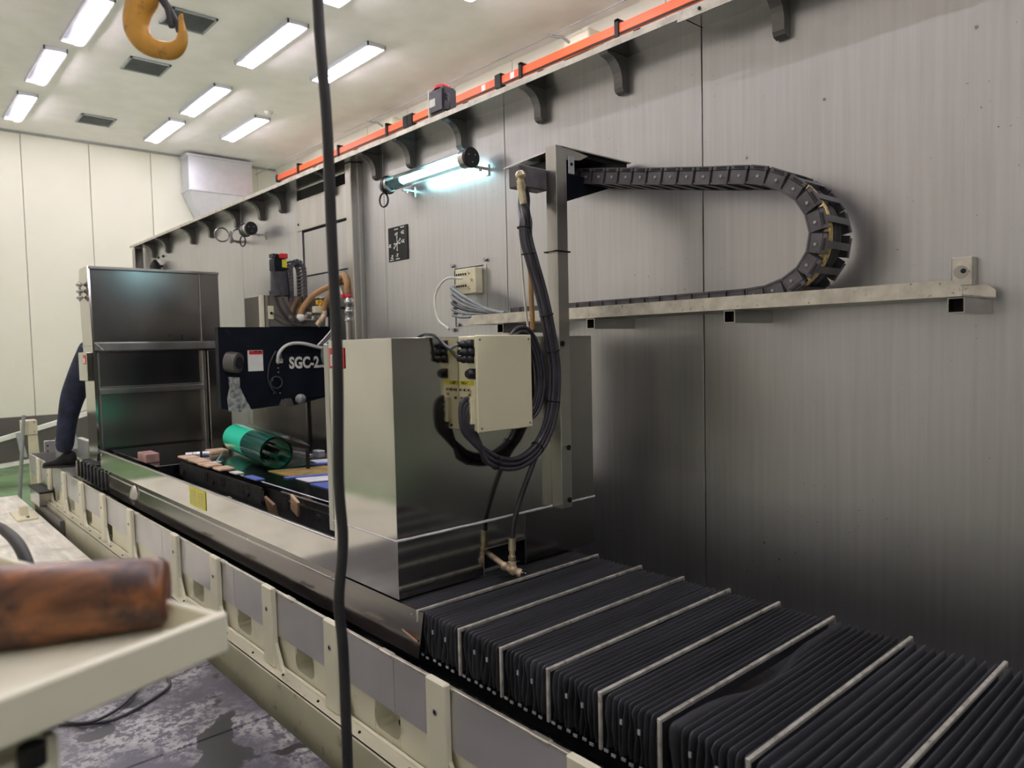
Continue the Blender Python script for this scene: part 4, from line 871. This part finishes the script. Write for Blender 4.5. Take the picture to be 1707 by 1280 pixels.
sheet('gold_sheet', [(-3.40, 1.44), (-3.15, 1.44), (-3.05, 1.70), (-3.30, 1.72)], ZTT+.001, M_gpaper, 'gold-brown printed sheet on the work table')
sheet('printed_strip', [(-3.10, 1.44), (-2.97, 1.44), (-2.87, 1.70), (-3.0, 1.70)], ZTT, M_paper, 'white and blue printed strip in front of the gold sheet')
sheet('blue_strip', [(-3.16, 1.41), (-3.12, 1.41), (-3.02, 1.70), (-3.06, 1.70)], ZTT+.002, M_blue, 'dark blue strip along the front of the gold sheet')
sheet('blue_sheet', [(-2.92, 1.42), (-2.75, 1.42), (-2.70, 1.62), (-2.86, 1.62)], ZTT+.001, M_blue, 'bright blue printed sheet next to the housing')
for x, y_, w_, lab in ((-4.16, 1.30, .15, 'leftmost pale wood strip on the table edge'), (-3.98, 1.295, .15, 'second pale wood strip on the table edge'), (-3.80, 1.285, .15, 'third pale wood strip on the table edge'), (-3.62, 1.29, .10, 'fourth pale wood strip, smallest, on the table edge')):
    tag(MB().box(x-w_/2, x+w_/2, y_-.02, y_+.055, ZTT+.001, ZTT+.012, bev=.003).build('wood_strip', M_pwood), lab, 'wood strip', 'pale wood strips on the table edge')
tag(MB().box(-3.50, -3.42, 1.29, 1.33, ZTT+.001, ZTT+.006).build('white_chip', M_white), 'white flat chip on the table edge before the roll', 'chip')
tag(MB().box(-3.32, -3.18, 1.29, 1.33, ZTT+.001, ZTT+.006).build('blue_chip', M_blue), 'purple-blue flat strip on the table edge before the roll', 'chip')
tag(MB().box(-4.33, -4.22, 1.46, 1.56, ZTT, ZTT+.018, bev=.003).build('wood_block', M_pwood), 'pale wood block just left of the green roll', 'block')
for k, (y0, lab) in enumerate(((1.315, 'steel cylinder nearest the viewer on the table, left of the roll'), (1.352, 'middle one of three steel cylinders on the table'), (1.40, 'farthest of three steel cylinders on the table'))):
    tag(MB().cyl((-4.21+.01*k, y0, ZTT+.014), (-4.20+.01*k, y0+.034, ZTT+.014), .014, n=14).build('steel_cylinder', M_galv), lab, 'cylinder', 'steel cylinders on the table')
t = thing('wrench', 'small chrome wrench resting on the table before the roll', 'wrench', (-3.95, 1.42, ZTT))
m = MB(); m.tube([(-3.83, 1.35, ZTT+.012), (-4.02, 1.44, ZTT+.012), (-4.08, 1.47, ZTT+.02)], .008, 8, flat=.5); m.build('shank', M_galv, t)
m = MB(); m.tube([(-3.82+.02*math.cos(a), 1.345+.02*math.sin(a), ZTT+.010) for a in [2*math.pi*k/14 for k in range(14)]], .006, 6, closed=True); m.build('ring_end', M_galv, t)
for x, y_, lab in ((-4.20, 1.80, 'small steel block behind the roll, left one'), (-4.09, 1.80, 'small steel block behind the roll, right one'), (-3.62, 1.82, 'small steel block near the rear table edge by the housing')):
    tag(MB().box(x-.035, x+.035, y_-.02, y_+.02, ZTT, ZTT+.04, bev=.004).build('steel_block', M_galv), lab, 'block', 'small steel blocks at the rear of the table')
tag(MB().prism([(-4.0, 1.80, ZTT), (-3.68, 1.80, ZTT), (-3.70, 1.83, ZTT), (-4.0, 1.82, ZTT)], (0, 0, .008)).build('steel_ruler', M_galv), 'thin pale ruler lying along the rear table edge', 'ruler')
Mx = Matrix.Translation((-2.90, 1.24, -.66)) @ Matrix.Rotation(.42, 4, 'X') @ Matrix.Rotation(.5, 4, 'Y')
tag(MB().box(-.035, .035, -.006, .006, -.062, .062, 0, .003, Mx).build('cardboard_piece', M_card), 'torn brown cardboard piece leaning against the table front', 'cardboard')
Mx = Matrix.Translation((-2.78, 1.285, -.63)) @ Matrix.Rotation(.3, 4, 'X') @ Matrix.Rotation(.6, 4, 'Y')
tag(MB().box(-.028, .028, -.006, .006, -.045, .045, 0, .003, Mx).build('cardboard_piece', M_pwood), 'smaller paler cardboard piece leaning behind the brown one', 'cardboard')
m = MB()
for k in range(5): m.tube(spline([(-3.50, 1.25, -.735), (-3.44+.01*k, 1.235, -.70), (-3.39+.012*k, 1.245, -.675-.008*k), (-3.33+.01*k, 1.26, -.72)], 5), .004, 6)
tag(m.build('strap_bundle', M_brz), 'tangled pale strap bundle in the trough before the table', 'strap')

# ================================================================ LEFT END: PERSON, STANDS, CONVEYOR
# -- person standing behind the left housing, one foot on the trough rim
def skin_body(nm, verts, edges, radii, mat, parent, sub=2):
    org = WORLD[parent.name]; me = D.meshes.new(nm); me.from_pydata([tuple(Vector(v)-org) for v in verts], edges, [])
    o = D.objects.new(nm, me); COL.objects.link(o); md = o.modifiers.new('s', 'SKIN'); md.use_smooth_shade = True
    for i, r in enumerate(radii): me.skin_vertices[0].data[i].radius = (r, r) if not isinstance(r, tuple) else r
    me.skin_vertices[0].data[0].use_root = True
    s_ = o.modifiers.new('u', 'SUBSURF'); s_.levels = sub; s_.render_levels = sub
    bpy.context.view_layer.update(); nm_ = D.meshes.new_from_object(o.evaluated_get(bpy.context.evaluated_depsgraph_get())); D.objects.remove(o)
    nm_.name = nm; nm_.materials.clear(); nm_.materials.append(mat)
    for p in nm_.polygons: p.use_smooth = True
    o = D.objects.new(nm, nm_); COL.objects.link(o); o.parent = parent; WORLD[o.name] = org.copy(); return o
t = thing('person', 'person in dark trousers and black shoes stepping on the machine edge behind the left housing', 'person', (-6.3, 1.2, -.85))
skin_body('trousers', [(-6.12, 1.34, .04), (-6.16, 1.27, -.03), (-6.26, 1.215, -.20), (-6.32, 1.175, -.31), (-6.34, 1.135, -.50), (-6.36, 1.105, -.745), (-6.0, 1.40, -.03), (-5.95, 1.42, -.35), (-5.98, 1.42, -.70), (-6.1, 1.35, .12)],
          [(0, 1), (1, 2), (2, 3), (3, 4), (4, 5), (0, 6), (6, 7), (7, 8), (0, 9)], [.11, .115, .100, .088, .070, .066, .085, .07, .055, .12], M_jean, t)
skin_body('jacket', [(-6.10, 1.34, .02), (-6.09, 1.36, .18), (-6.08, 1.38, .36), (-6.08, 1.38, .44), (-6.14, 1.42, .37), (-6.12, 1.45, .18), (-6.0, 1.45, .05), (-5.96, 1.52, .37), (-5.86, 1.50, .18), (-5.78, 1.40, .10)],
          [(0, 1), (1, 2), (2, 3), (2, 4), (4, 5), (5, 6), (2, 7), (7, 8), (8, 9)], [.125, .12, .13, .05, .055, .047, .038, .055, .047, .038], M_shirt, t)
hd = skin_body('head', [(-6.08, 1.38, .43), (-6.06, 1.37, .50), (-6.03, 1.36, .55), (-6.03, 1.36, .58)], [(0, 1), (1, 2), (2, 3)], [.045, .05, .072, .06], M_skin, t)
MB().ball((-6.035, 1.365, .575), .078, 14, sc=(1, .95, .8)).build('hair', M_hair, t)
m = MB(); m.ball((-5.96, 1.34, .545), .009, 8); m.ball((-5.96, 1.385, .545), .009, 8); m.build('eyes', M_hair, t)
m = MB(); m.ball((-5.955, 1.362, .525), .013, 8, sc=(1.2, .8, 1.2)); m.build('nose', M_skin, t)
for hx, hy, hz in ((-6.0, 1.47, .03), (-5.76, 1.39, .09)):
    m = MB(); m.ball((hx, hy, hz), .03, 10, sc=(1.1, .6, .9))
    for k in range(4): m.tube([(hx+.02, hy-.02+.013*k, hz), (hx+.05, hy-.022+.014*k, hz-.008), (hx+.062+.006*(k in (1, 2)), hy-.022+.014*k, hz-.03)], [.009, .008, .006], 6)
    m.tube([(hx, hy-.03, hz-.005), (hx+.025, hy-.045, hz-.015)], [.01, .007], 6); m.build('hand', M_skin, t)
def shoe(c, ang):
    Mx = Matrix.Translation(c) @ Matrix.Rotation(ang, 4, 'Z'); m = MB(); vs = []; prof = [(-.095, .032, .11), (-.065, .046, .13), (-.02, .047, .115), (.03, .046, .072), (.075, .048, .056), (.11, .040, .048), (.132, .022, .034)]
    for x, wd, h in prof:
        for k in range(12):
            a = 2*math.pi*k/12; vs.append(Mx @ Vector((x, wd*math.cos(a)*(1 if math.sin(a) < 0 else .82), max(0.012, h/2+h/2*math.sin(a)*1.0))))
    n = 12; m.add(vs, [(i*n+k, i*n+(k+1) % n, (i+1)*n+(k+1) % n, (i+1)*n+k) for i in range(len(prof)-1) for k in range(n)]+[tuple(range(n))[::-1], tuple(range(len(vs)-n, len(vs)))], 0, True)
    o = m.build('shoe', M_shoe, t); m = MB(); pts = [Mx @ Vector((x, s*wd*1.04, 0)) for s in (1, -1) for x, wd, h in (prof if s == 1 else prof[::-1])]
    m.prism(pts, (0, 0, .016)); m.build('sole', M_rub, o)
    for k in range(4): m = MB(); q = [Mx @ Vector((-.005+.018*k, s*.02, .098-.013*k)) for s in (-1, 1)]; m.tube(q, .0035, 6); m.build('lace', M_cable, o)
shoe((-6.40, 1.10, -.846), -2.15); shoe((-6.0, 1.40, -.79), -1.2)
tag(MB().box(-6.25, -5.80, 1.16, 1.55, -.965, -.79, bev=.003).build('step_box', M_base), 'low box inside the trough under the rear foot', 'box')
tag(MB().box(-7.25, -6.95, 1.20, 1.215, -.88, -.70, bev=.002).build('grey_plate', M_gpost), 'grey plate upright behind the raised foot, right one', 'plate')
t = thing('limit_box', 'pale grey square box just right of the standing foot', 'box', (-6.85, 1.34, -.86))
MB().box(-7.0, -6.62, 1.32, 1.36, -.855, -.69, bev=.003).build('plate', M_panel, t); MB().box(-7.0, -6.7, 1.30, 1.34, -.96, -.855, bev=.003).build('foot', M_green, t)
t = thing('bracket_plate', 'grey bracket plate with bolt holes left of the standing foot', 'plate', (-7.6, 1.22, -.9))
MB().box(-7.62, -7.60, 1.175, 1.275, -.965, -.755, bev=.003).build('plate', M_panel, t)
for z in (-.80, -.85): m = MB(); m.cyl((-7.60, 1.20, z), (-7.597, 1.20, z), .008, n=8); m.build('bolt', M_ink, t)
# stand with slotted terminal head
t = thing('slotted_stand', 'cream post with a slotted block on top at the far left', 'stand', (-8.1, 1.17, -GZ))
MB().prism([(-8.0, 1.115, -GZ), (-8.0, 1.215, -GZ), (-8.0, 1.19, -.73), (-8.0, 1.115, -.73)], (-.03, 0, 0)).build('post', M_pcream, t)
MB().box(-8.12, -7.99, 1.07, 1.19, -.725, -.59, bev=.004).build('head_block', M_pcream, t)
for k in range(9):
    z = -.605-.013*k
    MB().box(-7.990, -7.987, 1.085, 1.12, z-.003, z+.003).build('slot', M_base, t)
for z in (-.61, -.70): m = MB(); bolt(m, (-7.99, 1.165, z), (1, 0, 0), .005, .004); m.build('screw', M_ink, t)
tag(MB().tube([(-8.0, 1.015, -1.45), (-8.0, 1.03, -1.2), (-8.0, 1.09, -.54)], .016, 8).build('leaning_rod', M_gpost), 'thin grey rod leaning beside the slotted stand', 'rod')
# chip conveyor with sloped pale rails
t = thing('chip_conveyor', 'grey inclined chip conveyor with pale rails at the far left', 'conveyor', (-9.5, 1.3, -GZ))
CXx = -9.6
m = MB(); m.prism([(CXx, .2, -1.20), (CXx, 2.6, -1.02), (CXx, 2.6, -.47), (CXx, .2, -1.18)], (-.3, 0, 0)); m.build('side_sheet', M_gwall, t)
def slant(y0, z0, y1, z1, h, mat, nm): MB().prism([(CXx+.01, y0, z0), (CXx+.01, y1, z1), (CXx+.01, y1, z1-h), (CXx+.01, y0, z0-h)], (-.06, 0, 0)).build(nm, mat, t)
slant(.2, -1.10, 2.6, -.48, .05, M_white, 'top_rail'); slant(.2, -1.24, 2.6, -1.03, .045, M_white, 'bottom_rail')
for y_ in (.75, 1.22, 1.72, 2.2): MB().prism([(CXx+.012, y_, -.96+.258*(y_-.75)), (CXx+.012, y_+.05, -.95+.258*(y_-.75)), (CXx+.012, y_+.10, -1.15+.08*(y_-.75)), (CXx+.012, y_+.04, -1.15+.08*(y_-.75))], (-.05, 0, 0)).build('upright', M_galv, t)
MB().box(-9.9, -9.6, .2, .3, -GZ, -1.24).build('foot', M_gpost, t); MB().box(-9.9, -9.6, 2.4, 2.5, -GZ, -1.1).build('foot', M_gpost, t)
# little fixtures on the walkway edge
t = thing('bed_foot', 'grey levelling foot block under the left end of the bed', 'machine foot', (-6.6, .98, -GZ))
MB().box(-6.95, -6.55, .96, 1.05, -1.16, -1.05, bev=.004).build('block', M_satdark, t); MB().box(-6.9, -5.9, .98, 1.008, -GZ, -1.16, bev=.004).build('foot_beam', M_gwall, t)
MB().box(-6.98, -6.5, .955, 1.055, -1.05, -1.035, bev=.002).build('pad', M_ink, t)
t = thing('small_fixture', 'small cream angle fixture lying on the pale walkway edge', 'fixture', (-6.55, .86, -1.21))
MB().box(-6.75, -6.35, .79, .92, -1.21, -1.195, bev=.003).build('base', M_pcream, t); MB().prism([(-6.6, .83, -1.195), (-6.5, .83, -1.195), (-6.52, .83, -1.13), (-6.58, .83, -1.13)], (0, .05, 0)).build('rib', M_pcream, t)
m = MB(); bolt(m, (-6.4, .86, -1.195), (0, 0, 1), .012, .012); m.build('bolt', M_satdark, t)
t = thing('floor_cable', 'thin dark cable looped on the worn floor plates', 'cable', (-2.8, .6, -1.21))
MB().tube(spline([(-2.9, .20, -1.203), (-2.764, .386, -1.203), (-2.672, .48, -1.203), (-2.64, .578, -1.203), (-2.71, .714, -1.203), (-2.776, .776, -1.203), (-2.892, .783, -1.203), (-2.931, .751, -1.203), (-2.826, .692, -1.2), (-2.708, .595, -1.2), (-2.655, .505, -1.195), (-2.705, .445, -1.197), (-2.807, .430, -1.200), (-2.886, .46, -1.203), (-2.95, .56, -1.203)], 8), .0055, 6).build('cord', M_cable, t)

# ================================================================ FOREGROUND: TRAY, WOODEN ROLL, CABLES, HOOK
t = thing('tray_table', 'blurred cream steel tray table in the near left corner', 'tray', (-.60, .1, -.6))
e1 = Vector((-.517+.562, .051-.197, 0)).normalized(); e2 = Vector((-e1.y, e1.x, 0)); e2 = -e2 if e2.x > 0 else e2   # e1 along the near lip, e2 along the far lip
C0 = Vector((-.562, .197, -.2)); LA, LB = .62, .42
def slab(a0, a1, b0, b1, z0, z1, nm, mat, bev=0):
    Mx = Matrix(((e1.x, e2.x, 0, C0.x), (e1.y, e2.y, 0, C0.y), (0, 0, 1, 0), (0, 0, 0, 1))); return MB().box(a0, a1, b0, b1, z0, z1, 0, bev, Mx).build(nm, mat, t)
slab(0, LA, 0, LB, -.228, -.224, 'tray_floor', M_cream)
slab(-.003, LA, -.004, .004, -.231, -.200, 'near_lip', M_cream, .0018)
slab(-.003, .003, .0, LB, -.228, -.202, 'far_lip', M_cream, .0015)
slab(0, LA, LB-.003, LB+.003, -.228, -.202, 'rear_lip', M_cream, .0015)
slab(.02, LA-.02, .02, LB-.02, -.238, -.2285, 'rubber_mat', M_ink)
slab(.112, .19, .012, .075, -1.205, -.238, 'post', M_cream, .01)
m = MB(); q = C0+e1*.136+e2*.004; m.cyl((q.x, q.y, -.252), (q.x, q.y, -.239), .008, n=14); m.build('knob', M_ink, t)
slab(.10, .38, -.02, .32, -1.21, -1.205, 'foot_plate', M_cream)
t = thing('wooden_roller', 'blurred worn wooden roller lying on the cream tray', 'roller', (-.6, .1, -.224))
a_ = Vector((-.634, .178, -.196)); b_ = Vector((-.76, -.12, -.191))
MB().lathe(a_, b_-a_, [(0, .024), (.003, .0268), (.01, .0282), (.10, .0322), (.28, .0325), (.285, .029)], 32).build('wooden_body', M_wood, t)
MB().lathe(a_+(a_-b_).normalized()*.0008, a_-b_, [(0, .0235), (.0006, .0225)], 28).build('end_grain', pm('end_grain', (.16, .06, .035), .5, 0, .3, 30), t)
tag(MB().tube(spline([(-2.45, .0, -1.2), (-2.4, .08, -.7), (-2.1, .16, -.40), (-1.858, .16, -.330), (-1.49, .16, -.289), (-1.392, .16, -.281), (-1.313, .16, -.279), (-1.254, .16, -.284), (-1.208, .16, -.298), (-1.195, .16, -.318), (-1.205, .13, -.345), (-1.30, .05, -.40), (-1.6, -.1, -.6), (-1.7, -.2, -1.2)], 6), .0085, 10).build('rubber_hose', M_ink), 'blurred thick black hose curving behind the wooden roller', 'hose')
hp = [(530, 0), (545, 200), (553, 400), (563, 600), (565, 800), (572, 900), (565, 1000), (572, 1080), (580, 1280)]
pts = [(-.985, .525, 2.99), (-.978, .52, 1.8), (-.975, .513, .9), (-.973, .513, .501), (-.970, .519, .332), (-.969, .520, .16), (-.968, .522, -.015), (-.970, .518, -.193), (-.969, .521, -.284), (-.973, .513, -.374), (-.971, .516, -.447), (-.9705, .5165, -.55), (-.971, .517, -.633), (-.971, .517, -.9), (-.96, .51, -1.16), (-.90, .50, -1.2)]
t = thing('pendant_cable', 'thick black pendant cable hanging from the ceiling down across the view', 'cable', (-.97, .517, -1.2))
MB().tube(spline(pts, 6), .0080, 12).build('cable', M_rub, t)
MB().box(-1.05, -.92, .48, .57, 2.97, 3.0, bev=.005).build('ceiling_clamp', M_gpost, t)
#HK traced as a swept, tapering body hung in its own plane
t = thing('crane_hook', 'yellow painted crane hook hanging near the ceiling', 'hook', (-1.337, .40, .49))
H = Vector((-1.337, .40, .549)); vd = H.normalized(); hx = Vector((Rm[0][0], Rm[1][0], Rm[2][0])); 
hz = Vector((0, 0, 1)); hx = Vector((hx.x, hx.y, 0)).normalized()
K = H.dot(Vector((Rm[0][2], Rm[1][2], Rm[2][2])))/1209.53
def hk(px, py): return H+hx*((px-258)*K)-hz*((py-50)*K)
cl_ = [(262, -62, 10), (258, -32, 17), (243, -6, 25.5), (231, 17, 23.5), (226.5, 42, 21.5), (235, 64, 18), (248, 76, 16), (266, 82.5, 15), (286, 84, 15), (299, 74, 12), (304, 60, 8.5), (303, 46, 6), (302, 34, 4.6), (304, 24, 2)]
# resample with a spline and build elliptical sections (thickness across the plane)
cs = spline([(a, b, c) for a, b, c in cl_], 5); m = MB(); vs = []; nrm = hx.cross(hz).normalized(); n = 14
for i, p in enumerate(cs):
    q = hk(p.x, p.y); a = hk(cs[min(i+1, len(cs)-1)].x, cs[min(i+1, len(cs)-1)].y)-hk(cs[max(i-1, 0)].x, cs[max(i-1, 0)].y); a.normalize(); s_ = a.cross(nrm)
    for k in range(n):
        an = 2*math.pi*k/n; cc = math.cos(an); rr = p.z*K; vs.append(q+s_*cc*rr+nrm*math.sin(an)*rr*.62*(1-.25*cc))
m.add(vs, [(i*n+k, i*n+(k+1) % n, (i+1)*n+(k+1) % n, (i+1)*n+k) for i in range(len(cs)-1) for k in range(n)]+[tuple(range(n)), tuple(range(len(vs)-n, len(vs)))], 0, True)
m.build('hook_body', M_hook, t)
m = MB(); m.tube([hk(268, -10), hk(275, 4), hk(285, 20), hk(295, 40), hk(297, 54)], [.007, .007, .006, .005, .004], 10, flat=.6); m.tube([hk(281, 14), hk(285, 34), hk(286, 46)], [.006, .006, .005], 8); m.build('safety_latch', M_cable, t)
m = MB(); m.lathe(hk(262, -50), (0, 0, 1), [(0, .03), (.05, .05), (.16, .05), (.2, .03), (.22, .012), (2.35, .012)], 18); m.build('hook_block', M_hook, t)

# ================================================================ to metres, floor at z = 0
def finish():
    done = set()
    for o in D.objects:
        if o.type == 'MESH' and o.data.name not in done:
            done.add(o.data.name); o.data.transform(Matrix.Scale(S, 4)); o.data.update()
    for o in D.objects:
        if o is cam_o: continue
        if o.parent is None: o.location = (o.location+Vector((0, 0, GZ)))*S
        else: o.location = o.location*S
finish()
